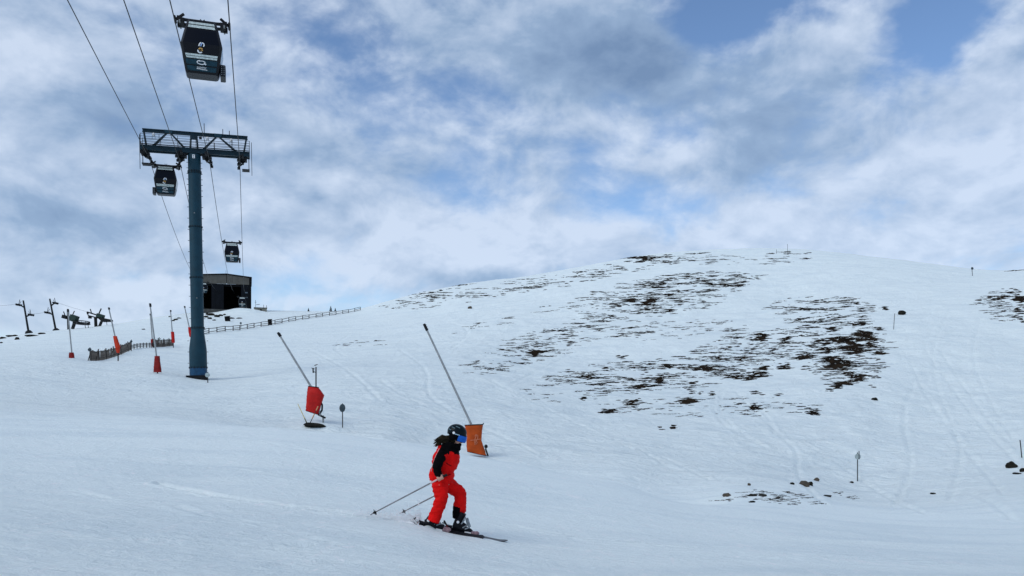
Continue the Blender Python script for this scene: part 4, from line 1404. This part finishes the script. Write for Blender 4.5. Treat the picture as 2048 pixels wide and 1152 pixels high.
# ------------------------------------------------------------------ heather and bare turf showing through the snow on the hill
HEATH = mat('heather_turf', (0.0045, 0.0038, 0.003), 0.95, 0, 0, 0.9, 0, 6, col2=(0.028, 0.018, 0.010), spec=.05)
BIG = """1678 732 40 8;1668 772 20 6;1710 754 38 7;1573 677 20 3;1522 674 26 7;1665 659 20 4;1727 671 25 9;1675 681 50 6;1710 699 32 12;1654 702 25 5
1755 707 24 3;1612 714 30 5;1665 720 32 7;1571 735 22 4;1529 736 15 4;1612 735 16 2;1508 751 45 7;1467 754 30 4;1404 737 40 4;1316 761 14 4
1387 768 12 3;1383 783 12 3;1375 803 28 4;1519 786 25 3;1557 789 16 2;1423 787 7 3;1628 824 16 5;1609 815 24 2;1508 815 12 4;1322 858 9 3;1347 854 8 3
1279 773 50 5;1262 805 30 4;1317 762 13 4;1337 732 20 3;1181 755 36 3;1166 798 8 3;1260 758 14 2;1379 802 30 4;1246 714 20 2.4;1269 733 28 2.2;1219 739 22 2.2;1292 747 18 2.4
1074 706 24 5;1143 688 16 2.4;1195 586 20 2.4;1230 610 20 3;1300 602 20 4;1300 612 20 3;1282 572 30 2;1327 572 30 2;1350 594 30 2;1334 622 42 2;1334 563 25 2;1369 555 32 2
1260 601 15 3;1455 562 34 2.4;1480 568 25 2;1410 582 30 2;1395 565 26 2;1370 606 28 2;1290 621 22 2;1215 823 20 4;1400 785 8 2
1290 516 40 3;1330 511 34 2;1268 520 28 2.4;1395 507 40 1.3;1580 505 44 2;1614 506 12 2;1612 517 26 1.2;1540 508 20 1.4
1640 607 40 2;1625 620 32 2.4;1665 618 16 2;1590 640 36 2.4;1720 648 24 3;1755 657 22 2;1745 676 14 4;1735 617 32 1.6;1770 616 16 2;1717 607 10 2;1700 690 22 5;1745 690 16 4;1610 655 30 3;1640 640 26 2.4
2012 592 14 3;2000 599 26 4;2030 588 20 2.2;2040 600 16 6;2036 582 14 2;1958 603 10 1.6;1985 597 14 2;2040 622 14 5;2034 634 14 3;2046 613 14 3;2044 641 8 2;2030 541 24 1.4;2046 540 8 1.6
1660 779 14 2.4;1740 772 16 2;1690 765 30 4;1752 754 14 2;1440 745 14 3;1545 700 22 2.4;1500 700 26 2.4;1450 695 24 2;1400 705 34 2.4;1360 715 30 2.4;1480 722 20 2;1440 712 16 2"""
ZONES = [  # u, v, ru, rv, tilt, how densely
    (1310, 595, 170, 38, -.10, .50), (1400, 562, 120, 18, -.05, .50), (1080, 690, 150, 34, -.32, .34), (1290, 752, 200, 34, -.05, .42), (1690, 700, 90, 70, 0, .55), (1450, 728, 130, 28, -.08, .38),
    (1520, 690, 130, 30, -.12, .42), (1640, 620, 110, 28, 0, .50), (1420, 812, 220, 22, 0, .20), (1010, 580, 230, 16, -.16, .26), (860, 592, 90, 10, -.25, .36), (1230, 540, 130, 14, -.2, .22),
    (1570, 1000, 130, 14, 0, .16), (1440, 520, 180, 10, 0, .28), (1200, 660, 150, 22, -.1, .22), (2010, 610, 50, 34, 0, .40), (1000, 640, 110, 10, -.25, .12), (730, 688, 50, 10, -.1, .16), (1350, 660, 150, 18, -.08, .20),
    (1130, 780, 90, 26, 0, .12), (1530, 990, 90, 10, 0, .24), (1660, 990, 60, 9, 0, .18)]
us, vs, sz = [], [], []


def streak(u, v, half, thick, tilt=0.0):
    """a run of turf along the contour: thick in the middle, ragged, thinning to the ends"""
    n = int(2 + half * 2 * (0.60 + thick * .18))
    w0, w1, ph = random.uniform(.3, 1.1), random.uniform(6, 14), random.uniform(0, 6)
    gap = random.uniform(-.7, .7)
    for _ in range(n):
        s = random.uniform(-1, 1)
        if abs(s - gap) < .08 and random.random() < .8:
            continue
        t = (1 - abs(s) ** 1.6)
        us.append(u + half * s)
        vs.append(v + tilt * half * s + w0 * math.sin(half * s / w1 + ph) + random.gauss(0, .26) * thick * t)
        sz.append(random.uniform(.75, 1.25) * (.62 + .36 * min(thick, 4.0) * t))


for ln in BIG.replace('\n', ';').split(';'):
    u, v, hw, hh = map(float, ln.split())
    tl = random.uniform(-.09, .0)
    rows = max(1, int(round(hh / 1.0)))
    for r_ in range(rows):
        f = 0 if rows == 1 else (r_ / (rows - 1) * 2 - 1)
        wd = math.sqrt(max(.12, 1 - f * f * .85))
        fat = 1.1 if hh >= 4 else 1.0
        for c_ in range(1 if rows == 1 else random.choice((1, 2, 3))):
            half = hw * wd * random.uniform(.45, 1.1) * (1 if rows == 1 else .85)
            streak(u + random.uniform(-.45, .45) * hw * (1 if rows > 1 else .1), v + f * hh + random.gauss(0, .5), half, fat * random.uniform(1.6, 3.6) if hh > 2.5 else random.uniform(1.3, 2.6), tl)
nb = len(us)
for (u, v, ru, rv, tl, den) in ZONES:
    n = int(ru * rv * den * 0.135)
    for _ in range(n):
        a, r = random.uniform(0, 6.283), random.random() ** .6
        du, dv = ru * r * math.cos(a), rv * r * math.sin(a)
        streak(u + du, v + dv + tl * du, random.choice((2, 3, 4, 6, 9, 13, 18, 24)) * random.uniform(.7, 1.2), random.uniform(.7, 1.7), random.uniform(-.10, .02))
us, vs, sz = np.array(us), np.array(vs), np.array(sz)
hx, hy, hz = hit(us, vs, 26.0)
# thin the loose growth with a field that runs along the contours, so it gathers in terraces
fld = fbm(hx / 9.0, hz / 0.85, 3, .55) + .25 * fbm(hx / 2.2, hz / .5 + 30, 2)
keep = (fld > -.16) | (np.arange(len(us)) < nb)
hx, hy, hz, sz = hx[keep], hy[keep], hz[keep], sz[keep]
nbk = nb
NV = 15
vv, ff = [], []
loose = []
k_ = hy / F
for i in range(len(hx)):
    k = k_[i]
    L = sz[i] * k * random.uniform(1.8, 4.6)
    Wd = sz[i] * k * random.uniform(.8, 1.3) * 1.15
    hgt = sz[i] * k * random.uniform(.28, .62)
    yw = random.uniform(-.25, .25)
    o = i * NV
    cy, sy = math.cos(yw), math.sin(yw)
    for (rr, zz, nn) in ((1.0, -.25, 7), (.72, .55, 7)):
        for j in range(nn):
            a = 2 * math.pi * j / nn + (0.4 if zz > 0 else 0)
            q = rr * random.uniform(.7, 1.25)
            x, y = L * q * math.cos(a), Wd * q * math.sin(a)
            vv.append((hx[i] + x * cy - y * sy, hy[i] + x * sy + y * cy, hz[i] + hgt * zz * random.uniform(.6, 1.4) + y * .22))
    vv.append((hx[i] + random.uniform(-.3, .3) * L, hy[i], hz[i] + hgt * random.uniform(.8, 1.3)))
    for j in range(7):
        j2 = (j + 1) % 7
        ff.append((o + j, o + j2, o + 7 + j2, o + 7 + j))
        ff.append((o + 7 + j, o + 7 + j2, o + 14))
me = bpy.data.meshes.new('heather_patches')
me.from_pydata(vv, [], ff)
me.materials.append(HEATH)
tag(link('heather_patches', me), 'dark heather and bare turf showing in streaks through the snow', 'heather', kind='stuff')

# ------------------------------------------------------------------ the skier
SD = 11.13
SK0 = Vector(((870 - UH) / F * SD, SD, 1.6 - (1059.9 - VH) / F * SD))


def q(X, Y, y=0.0):
    """point of the skier from a side-on figure drawing, metres from the skier's base"""
    return Vector(((X - 597) / 612.0, y, (981 - Y) / 612.0))


def remesh(mb, name, mats, parent, voxel, smooth=4, wrinkle=0.0, wscale=9.0, colour=None):
    o = mb.build(name + '_tmp', mats[0])
    md = o.modifiers.new('r', 'REMESH')
    md.mode = 'VOXEL'
    md.voxel_size = voxel
    sm = o.modifiers.new('s', 'SMOOTH')
    sm.iterations = smooth
    sm.factor = 0.5
    dg = bpy.context.evaluated_depsgraph_get()
    dg.update()
    me = bpy.data.meshes.new_from_object(o.evaluated_get(dg))
    bpy.data.objects.remove(o)
    me.name = name
    n = len(me.vertices)
    co = np.empty(n * 3)
    me.vertices.foreach_get('co', co)
    co = co.reshape(-1, 3)
    if wrinkle:
        no = np.empty(n * 3)
        me.vertices.foreach_get('normal', no)
        no = no.reshape(-1, 3)
        w = fbm(co[:, 0] * wscale + co[:, 1] * 3, co[:, 2] * wscale * 1.5 + co[:, 1] * 4, 3, .55)
        w = w + .7 * (np.abs(fbm(co[:, 0] * wscale * .7 + 9, co[:, 2] * wscale * 2.0 + co[:, 1] * 5, 2)) * -2 + .4)
        co = co + no * (w * wrinkle)[:, None]
        me.vertices.foreach_set('co', co.ravel())
    me.materials.clear()
    for m in mats:
        me.materials.append(m)
    me.polygons.foreach_set('use_smooth', [True] * len(me.polygons))
    if colour:
        c = np.empty(len(me.polygons) * 3)
        me.polygons.foreach_get('center', c)
        me.polygons.foreach_set('material_index', colour(c.reshape(-1, 3)).astype(np.int32))
    me.update()
    return link(name, me, parent)


RED = mat('red_ski_fabric', (0.66, 0.0045, 0.004), 0.7, 0, .14, 9, .004, 60, spec=.08)
BLACK = mat('black_ski_fabric', (0.0025, 0.0025, 0.0032), 0.85, 0, .3, 9, .004, 60, spec=.04)
SKIN = mat('skin', (0.55, 0.31, 0.24), 0.55, 0, .08, 14)
HAIR = mat('dark_brown_hair', (0.006, 0.004, 0.003), 0.7, 0, 0, 7, 0, 6, col2=(0.035, 0.025, 0.011), spec=.1)
HELM = mat('helmet_dark_petrol', (0.002, 0.007, 0.011), 0.35, 0, .3, 6, spec=.12)
LENS = mat('goggle_mirror_blue', (0.008, 0.10, 0.45), 0.15, .3)
BOOT = mat('boot_black_plastic', (0.004, 0.0045, 0.007), 0.4, 0, .3, 8, spec=.15)
BOOT_G = mat('boot_grey_plastic', (0.20, 0.23, 0.25), 0.45, 0, .4, 30)
SKI_TOP = mat('ski_black_topsheet', (0.008, 0.008, 0.010), 0.3, 0, 0, 12, 0, 6)
SKI_PINK = mat('binding_mauve', (0.30, 0.20, 0.22), .5, 0, .3, 30)
BIND_RED = mat('binding_red', (0.40, 0.03, 0.03), .5)
POLE_G = mat('ski_pole_grey', (0.16, 0.16, 0.165), .4, .4, .3, 8)
POLE_P = mat('ski_pole_pink_band', (0.60, 0.42, 0.42), .5)

sk = thing('person', SK0, 'skier in red and black suit with dark helmet and blue goggles, gliding right', 'person')
NA = [q(682, 318, -.165), q(645, 375, -.215), q(628, 432, -.245), q(634, 480, -.245), q(644, 512, -.235)]      # near arm
FA = [q(735, 320, .165), q(725, 400, .23), q(705, 470, .26), q(708, 550, .26), q(716, 612, .25)]               # far arm

# ---- body: one continuous figure under the clothes
b = MB()
hd = q(783, 196)
Rh = Euler((0, math.radians(24), math.radians(-6))).to_matrix()      # head bowed forward
hp = lambda x, y, z: hd + Rh @ Vector((x, y, z))
b.ball(hp(0, 0, .012), (.090, .072, .098), 20, 14, R=Rh)
b.ball(hp(.045, 0, -.062), (.040, .044, .046), 14, 10, R=Rh)         # jaw
b.tube([hp(.078, 0, .005), hp(.104, 0, -.030), hp(.086, 0, -.040)], [.008, .014, .010], 8)      # nose
b.tube([hp(.078, -.02, -.063), hp(.088, 0, -.062), hp(.078, .02, -.063)], [.006, .008, .006], 8)      # lips
b.tube([hp(.078, -.018, -.073), hp(.086, 0, -.074), hp(.078, .018, -.073)], [.006, .008, .006], 8)
b.ball(hp(.075, 0, -.090), (.020, .022, .018), 10, 8, R=Rh)          # chin
for s in (-1, 1):
    b.ball(hp(-.008, s * .074, -.005), (.020, .010, .030), 8, 8, R=Rh)      # ears
    b.ball(hp(.070, s * .032, .010), (.014, .014, .010), 8, 6, R=Rh)        # eye sockets' lids
b.tube([q(748, 230), q(728, 265), q(715, 300)], [.054, .058, .075], 14)
b.tube([q(715, 300), q(700, 360), q(672, 450), q(655, 540), q(650, 590)], [(.10, .14), (.125, .15), (.12, .14), (.115, .14), (.12, .15)], 18)
b.tube([NA[0], NA[1], NA[2]], [.052, .046, .040], 12)
b.tube([NA[2], NA[3], NA[4], q(650, 520, -.235)], [.040, .034, .026, .027], 12)
b.tube([FA[0], FA[1], FA[2]], [.052, .046, .040], 12)
b.tube([FA[2], FA[3], FA[4], q(722, 630, .25)], [.040, .034, .026, .027], 12)
b.tube([q(645, 590, -.09), q(655, 700, -.11), q(616, 825, -.105), q(590, 890, -.09)], [.085, .060, .050, .042], 12)
b.tube([q(680, 590, .09), q(800, 685, .10), q(795, 820, .10), q(790, 930, .08)], [.085, .060, .050, .042], 12)


def fist(b, c, axis, out):
    """hand closed round a pole: palm on the outside, four curled fingers, thumb over them"""
    a = axis.normalized()
    n2 = out.normalized()
    n1 = n2.cross(a).normalized()
    if n1.z < 0:
        n1 = -n1
    P = lambda i, ang, r: c + a * i + (n1 * math.cos(math.radians(ang)) + n2 * math.sin(math.radians(ang))) * r
    b.tube([P(-.036, 40, .030), P(0, 45, .034), P(.036, 40, .030)], [(.020, .024)] * 3, 10)
    for i, L in ((-.034, 235), (-.0115, 262), (.0115, 270), (.033, 255)):
        b.tube([P(i, 30, .032), P(i, 75, .031), P(i, 120, .030), P(i, 180, .027), P(i, L, .024)], [.0105, .0108, .0100, .0092, .0080], 8)
    b.tube([P(.040, 10, .030), P(.050, -40, .028), P(.040, -95, .026), P(.022, -130, .025)], [.013, .012, .0105, .009], 8)


AX_N = q(690, 505) - q(80, 825)
HN = q(655, 525, -.24)
AX_F = q(720, 640) - q(280, 862)
HF = q(722, 640, .25)
fist(b, HN, AX_N, Vector((0, -1, .25)))
fist(b, HF, AX_F, Vector((0, 1, .25)))
remesh(b, 'body', [SKIN], sk, 0.0058, 3)

# ---- jacket
j = MB()
j.tube([q(741, 238), q(730, 268), q(716, 295), q(706, 335), q(690, 385), q(677, 430), q(664, 462), q(656, 500), q(652, 535), q(652, 562)],
       [(.095, .092), (.118, .110), (.150, .155), (.170, .172), (.186, .176), (.188, .168), (.156, .150), (.174, .166), (.172, .176), (.170, .176)], 24)
j.tube([q(772, 246), q(768, 280), q(745, 310)], [.072, .085, .09], 14)
j.tube([q(790, 258), q(815, 284)], [.050, .026], 12)                      # collar point under the chin
j.tube(NA, [.078, .068, .062, .054, .046], 14)
j.tube(FA, [.078, .070, .064, .054, .046], 14)
j.tube([NA[4] - (NA[4] - NA[3]) * .25, NA[4] + (NA[4] - NA[3]) * .12], [.050, .047], 12)
j.tube([q(690, 250), q(705, 272), q(735, 285)], [.060, .085, .080], 14)      # folded hood behind the neck
j.ball(q(716, 505, -.02), (.065, .12, .055), 14, 10)                       # bulge over the hip


def seg_dist(P, pts):
    best = np.full(len(P), 9.0)
    for a, c in zip(pts[:-1], pts[1:]):
        a, c = np.array(a), np.array(c)
        d = c - a
        t = np.clip(((P - a) @ d) / (d @ d), 0, 1)
        best = np.minimum(best, np.linalg.norm(P - a - t[:, None] * d, axis=1))
    return best


def jacket_colour(c):
    X, Y = c[:, 0] * 612 + 597, 981 - c[:, 2] * 612
    black = Y < 308 + np.abs(X - 738) * 0.55
    black &= Y < 372
    back = (X < 655 - (Y - 262) * .42) & (Y > 258)
    black &= ~back
    black |= seg_dist(c, NA) < .074
    black |= seg_dist(c, FA) < .074
    black &= ~((seg_dist(c, NA) > .060) & back & (c[:, 1] > -.16))
    black |= Y < 262
    black |= (X > 765) & (Y < 335)
    return black


jk = remesh(j, 'jacket', [RED, BLACK], sk, 0.0095, 2, .014, 8, jacket_colour)
tag(jk, 'red ski jacket with black sleeves, shoulders and collar')
# zip pocket lines and a pale seam down the back
MB().tube([q(640, 285, -.14), q(605, 360, -.13), q(580, 430, -.11), q(570, 480, -.10)], .004, 6).build('seam', POLE_P, jk)

for a_, b_ in (((700, 405, -.172), (742, 430, -.150)), ((688, 520, -.166), (735, 500, -.13))):
    MB().tube([q(*a_), q(*b_)], .005, 6).build('zip', BLACK, jk)
# ---- trousers
tr = MB()
tr.tube([q(652, 545), q(655, 580), q(668, 610)], [(.146, .158), (.150, .165), (.135, .165)], 22)
tr.tube([q(642, 590, -.075), q(652, 650, -.105), q(657, 705, -.115), q(641, 762, -.115), q(616, 825, -.11), q(592, 880, -.105), q(584, 898, -.105)],
        [(.118, .095), (.102, .092), (.090, .086), (.087, .084), (.089, .086), (.091, .088), (.089, .088)], 18)
tr.tube([q(690, 590, .075), q(735, 622, .10), q(778, 655, .105), q(806, 690, .105), q(807, 745, .10), q(800, 805, .10), q(795, 862, .10), q(793, 893, .10)],
        [.112, .104, .098, .092, .089, .090, .090, .086], 18)


def trouser_colour(c):
    X, Y = c[:, 0] * 612 + 597, 981 - c[:, 2] * 612
    patch = (X > 700) & (Y > 778 + (X - 740) * .22) & (X < 808) & (c[:, 1] < .14)
    hem = (Y > 884) & (X > 700)
    hem |= (Y > 868 + (X - 525) * .42) & (X < 660)
    return patch | hem


tag(remesh(tr, 'trousers', [RED, BLACK], sk, 0.0095, 2, .014, 7, trouser_colour), 'red ski trousers with a black inner ankle patch')

# ---- helmet, goggles, hair
hc = q(784, 152)
Rm = Euler((0, math.radians(14), 0)).to_matrix()
vs_, fs_ = [], []
nn, kk = 28, 14
for i in range(kk + 1):
    ph = math.radians(2 + 106 * i / kk)
    for jn in range(nn):
        a = 2 * math.pi * jn / nn
        r = Vector((.136 * math.sin(ph) * math.cos(a), .112 * math.sin(ph) * math.sin(a), .112 * math.cos(ph)))
        if i >= kk - 1 and math.cos(a) > .55:
            r.x += .010
        vs_.append(hc + Rm @ r)
for i in range(kk):
    for jn in range(nn):
        j2 = (jn + 1) % nn
        fs_.append((i * nn + jn, (i + 1) * nn + jn, (i + 1) * nn + j2, i * nn + j2))
fs_.append(tuple(range(nn)))
hm = MB()
hm.add(vs_, fs_)
hel = hm.build('helmet', HELM, sk, True)
sd_ = hel.modifiers.new('thick', 'SOLIDIFY')
sd_.thickness = .012
for s in (-1, 1):
    MB().ball(hc + Rm @ Vector((-.035, s * .088, -.070)), (.055, .024, .052), 14, 10).build('ear_pad', BLACK, hel, True)
MB().lathe([(.018, -.004), (.016, .004)], 14, hc + Rm @ Vector((-.036, -.112, -.012)), rot=(math.pi / 2, 0, 0)).build('badge', WHITE, hel)
for (x, z, L) in ((-.06, .055, .05), (.0, .075, .06), (-.10, .02, .035)):
    p = Vector((x, -.085 if z > .05 else -.098, z))
    MB().bar(hc + Rm @ (p + Vector((-L / 2, 0, .006))), hc + Rm @ (p + Vector((L / 2, -.006, -.004))), .010, .010).build('vent', mat('vent_pale', (.10, .16, .18), .3), hel)  # vents are short bars, paler than the helmet shell
MB().bar(hc + Rm @ Vector((-.02, -.114, -.022)), hc + Rm @ Vector((.05, -.108, -.026)), .008, .010).build('strap_clip', mat('strap_pale', (.35, .5, .6), .5), hel)


def goggle_patch(rx, ry, rz, a0, a1, e0, e1, thick, name, m, parent, dz=0):
    vs_, fs_ = [], []
    na, ne = 18, 6
    Rg = Euler((0, math.radians(20), math.radians(-8))).to_matrix()
    for sgn in (0, 1):
        for i in range(ne + 1):
            e = math.radians(e0 + (e1 - e0) * i / ne)
            for jn in range(na + 1):
                a = math.radians(a0 + (a1 - a0) * jn / na)
                k = 1 - sgn * thick
                vs_.append(hd + Rg @ (Vector((rx * math.cos(e) * math.cos(a) * k, ry * math.cos(e) * math.sin(a) * k, rz * math.sin(e) * k + dz))))
    w = na + 1
    o2 = (ne + 1) * w
    for i in range(ne):
        for jn in range(na):
            fs_.append((i * w + jn, i * w + jn + 1, (i + 1) * w + jn + 1, (i + 1) * w + jn))
            fs_.append((o2 + i * w + jn, o2 + (i + 1) * w + jn, o2 + (i + 1) * w + jn + 1, o2 + i * w + jn + 1))
    for i in range(ne):
        fs_.append((i * w, (i + 1) * w, o2 + (i + 1) * w, o2 + i * w))
        fs_.append((i * w + na, o2 + i * w + na, o2 + (i + 1) * w + na, (i + 1) * w + na))
    for jn in range(na):
        fs_.append((jn, o2 + jn, o2 + jn + 1, jn + 1))
        fs_.append((ne * w + jn, ne * w + jn + 1, o2 + ne * w + jn + 1, o2 + ne * w + jn))
    mb = MB()
    mb.add(vs_, fs_)
    return mb.build(name, m, parent, True)


gg = goggle_patch(.134, .100, .135, -86, 86, -16, 26, .16, 'goggles', BLACK, sk)
goggle_patch(.141, .106, .139, -76, 76, -13, 23, .06, 'lens', LENS, gg)
goggle_patch(.150, .121, .11, 84, 276, 6, 22, .05, 'strap', BLACK, gg)

ha = MB()
ha.ball(hp(-.045, 0, -.035), (.070, .080, .085), 16, 10)
ha.tube([q(735, 205), q(705, 218), q(675, 232)], [.055, .060, .050], 12)
R = random.Random(5)
for i in range(150):
    y0 = R.uniform(-.075, .06)
    a = q(R.uniform(700, 735), R.uniform(195, 240), y0)
    L = R.uniform(.35, 1.05)
    e = q(675 - 82 * L + R.uniform(-12, 12), 206 + R.uniform(-8, 62), y0 * 1.3 + R.uniform(-.03, .03))
    m1 = a.lerp(e, .45) + Vector((0, 0, R.uniform(.015, .045)))
    e += Vector((0, 0, -.02 * L))
    ha.tube([a, m1, a.lerp(e, .78) + Vector((0, 0, .018)), e], [.009, .008, .005, .0012], 5)
for i in range(10):
    a = q(R.uniform(705, 720), R.uniform(186, 200), -.06)
    e = q(R.uniform(640, 670), R.uniform(180, 196), -.06)
    ha.tube([a, a.lerp(e, .5) + Vector((0, 0, .01)), e], [.003, .002, .001], 4)
ha.build('hair', HAIR, sk, True)

# ---- boots
SLOPE = math.atan2(45, 235)


def boot(ax, ay, y, name_lab, grey_tongue):
    """ax, ay: middle of the sole"""
    R_ = Euler((0, math.radians(11.5), 0)).to_matrix()
    o = q(ax, ay, y)
    B = lambda x, dy, z: o + R_ @ Vector((x, dy, z))
    m = MB()
    m.tube([B(-.125, 0, .05), B(-.08, 0, .052), B(0, 0, .050), B(.08, 0, .044), B(.135, 0, .036), B(.158, 0, .030)], [(.046, .048), (.050, .050), (.052, .048), (.050, .042), (.044, .032), (.026, .022)], 16)
    if grey_tongue:
        m.tube([B(-.075, 0, .05), B(-.062, 0, .13), B(-.040, 0, .21), B(-.020, 0, .27)], [(.056, .056), (.058, .060), (.055, .064), (.054, .066)], 16)
    else:
        m.tube([B(-.070, 0, .05), B(-.048, 0, .11), B(-.015, 0, .165)], [(.058, .056), (.062, .060), (.060, .058)], 16)
    m.tube([B(-.03, 0, .10), B(.05, 0, .075)], [.055, .045], 14)
    m.box(B(.012, 0, .008), (.32, .078, .022), R_)
    bt = remesh(m, 'ski_boot', [BOOT], sk, .0065, 3)
    tag(bt, name_lab)
    MB().lathe([(.020, -.004), (.017, .005)], 14, B(-.062 if grey_tongue else -.070, -.062 if grey_tongue else -.062, .135 if grey_tongue else .10), rot=(math.pi / 2, 0, 0)).build('pivot_rivet', WHITE, bt)
    for x, z, an in ((.045, .092, -.5), (.082, .076, -.35), (.005, .150, -.9), (.018, .195, -1.0)):
        p = B(x, -.050 if x > .03 else -.064, z)
        MB().box(p, (.075, .010, .017), Euler((0, an, 0))).build('buckle', BOOT_G, bt, bevel=.003)
    if grey_tongue:
        m = MB().tube([B(.045, -.012, .205), B(.078, -.012, .140), B(.112, -.008, .092)], [(.022, .020), (.024, .020), (.020, .016)], 12)
        m.build('tongue', BOOT_G, bt, True)
    else:
        for i in range(7):
            x = -.01 + i * .017
            MB().bar(B(x, -.062, .175 - i * .010), B(x + .024, -.060, .120 - i * .006), .008, .007).build('graphic_line', BOOT_G, bt)
    return B


BN = boot(578, 958, -.06, 'near black ski boot with pale graphics', False)
BF = boot(812, 1003, .06, 'far black ski boot with pale grey tongue', True)

# ---- skis: things of their own under the boots


def ski(o, y, tail, tip, roll, label, lift=0.0):
    """o: sole point; tail, tip: distances along the ski"""
    w = thing('ski', SK0 + o, label, 'ski', 'the skier\'s two skis', rot=(math.radians(roll), math.radians(11.7), math.radians(-3)))
    rows = []
    n = 26
    for i in range(n + 1):
        s = i / n
        x = -tail + (tip + tail) * s
        wd = .046 + .026 * abs((x + tail) / (tip + tail) - .42) ** 1.2 * 2.2
        if s > .90:
            wd *= math.sqrt(max(0, 1 - ((s - .90) / .10) ** 2)) * .98 + .02
        z = .075 * max(0, (x - tip + .16) / .16) ** 1.7 if lift == 0 else lift * max(0, (x - tip + .14) / .14) ** 1.7
        th = .007 + .006 * math.exp(-(x / .25) ** 2)
        rows.append([Vector((x, -wd, z)), Vector((x, wd, z)), Vector((x, wd * .93, z + th)), Vector((x, -wd * .93, z + th))])
    MB().loft(rows).build('board', SKI_TOP, w)
    MB().box((.02, 0, .012), (.46, .062, .010)).build('binding_plate', RUBBER, w)
    heel = MB().box((-.170, 0, .040), (.075, .060, .055)).bar((-.205, 0, .05), (-.262, 0, .115), .035, .022).build('heel_binding', BOOT, w, bevel=.006)
    MB().bar((-.215, 0, .058), (-.180, 0, .030), .062, .02).build('heel_lever', BIND_RED, heel)
    for s in (-1, 1):
        MB().bar((-.13, s * .052, .022), (-.245, s * .058, .060), .010, .010).box((-.262, s * .058, .066), (.05, .012, .016)).build('brake_arm', RUBBER, w)
    MB().box((.192, 0, .032), (.085, .062, .040)).ball((.225, 0, .040), (.035, .034, .026), 12, 8).build('toe_binding', SKI_PINK, w)
    MB().box((.10, -.034, .028), (.09, .008, .022)).build('sole_guard', WHITE, w)
    MB().box((-.07, -.034, .026), (.06, .008, .018)).build('sole_guard', WHITE, w)
    return w


ski(q(578, 962, -.06), -.06, .27, .735, 26, 'near ski under the boot with pale graphics, wide black tip', .045)
ski(q(812, 1009, .06), .06, .27, .665, 2, 'far ski whose thin tip reaches farthest right', .03)

# ---- ski poles


def ski_pole(top, tip, y0, y1, hand, label, basket):
    A, B_ = q(*top, y0), q(*tip, y1)
    t = thing('ski_pole', SK0 + A, label, 'ski pole', 'the skier\'s two poles')
    v = B_ - A
    L = v.length
    d = v / L
    MB().tube([d * .10, d * L], [.0105, .0075], 10).build('shaft', POLE_G, t, True)
    MB().tube([-d * .015, d * .02, d * .07, d * .125], [.018, .016, .0155, .014], 12).build('grip', RUBBER, t, True)
    MB().tube([d * .135, d * .24], .0118, 10).build('band', POLE_P, t, True)
    if basket:
        c = d * (L - .065)
        Rb = d.to_track_quat('Z', 'Y').to_matrix()
        bk = MB().tube([c - d * .02, c + d * .02], .016, 10).build('basket', RUBBER, t)
        for i in range(5):
            a = 2 * math.pi * i / 5 + .3
            e = c + Rb @ Vector((math.cos(a) * .040, math.sin(a) * .040, -.006))
            MB().bar(c, e, .013, .008).build('basket_spoke', RUBBER, bk)
    st = MB()
    ring_ = [hand + Vector((.02 * math.cos(a) + .012, .028 * math.sin(a), .05 + .022 * math.cos(a))) - A for a in np.linspace(0, 6.28, 13)]
    MB().tube(ring_, .004, 5, cap=False).build('wrist_strap', RUBBER, t)
    return t


ski_pole((702, 500), (80, 825), -.24, -.28, HN, 'near ski pole trailing back from the near hand, basket in view', True)
ski_pole((760, 620), (280, 862), .25, .20, HF, 'far ski pole trailing from behind the legs', True)

# ---- snow thrown up behind the skis: crumbs and a low ridge
R = random.Random(11)
sp = MB()
for i in range(3200):
    s = R.random() ** 1.4
    X = 470 - 560 * s
    base_y = 948 - 38 * s
    g = SK0 + q(X, base_y, R.gauss(0, .10))
    g.z = H(g.x, g.y)[0]
    hgt = abs(R.gauss(0, .055)) * math.exp(-s * 1.0) * (1 if R.random() < .8 else 2.4)
    r = R.uniform(.003, .010) * (1 if R.random() < .9 else 1.7)
    c = g + Vector((0, 0, hgt))
    sp.add([c + Vector((r * R.uniform(.6, 1.3), 0, 0)), c + Vector((-r * .5, r * .9, 0)), c + Vector((-r * .5, -r * .9, 0)), c + Vector((0, 0, r * 1.2)), c - Vector((0, 0, r))],
           [(0, 1, 3), (1, 2, 3), (2, 0, 3), (1, 0, 4), (2, 1, 4), (0, 2, 4)])
for i in range(70):
    s = R.random()
    X = 500 - 240 * s
    g = SK0 + q(X, 950 - 12 * s, R.gauss(-.02, .07))
    g.z = H(g.x, g.y)[0]
    r = R.uniform(.018, .050)
    sp.ball(g + Vector((0, 0, -.004)), (r * 1.7, r, r * .75), 8, 6)
tag(sp.build('snow_spray', mat('loose_snow', (.93, .95, .94), .7), None, True), 'low spray of loose snow thrown up behind the skis', 'snow spray', kind='stuff')
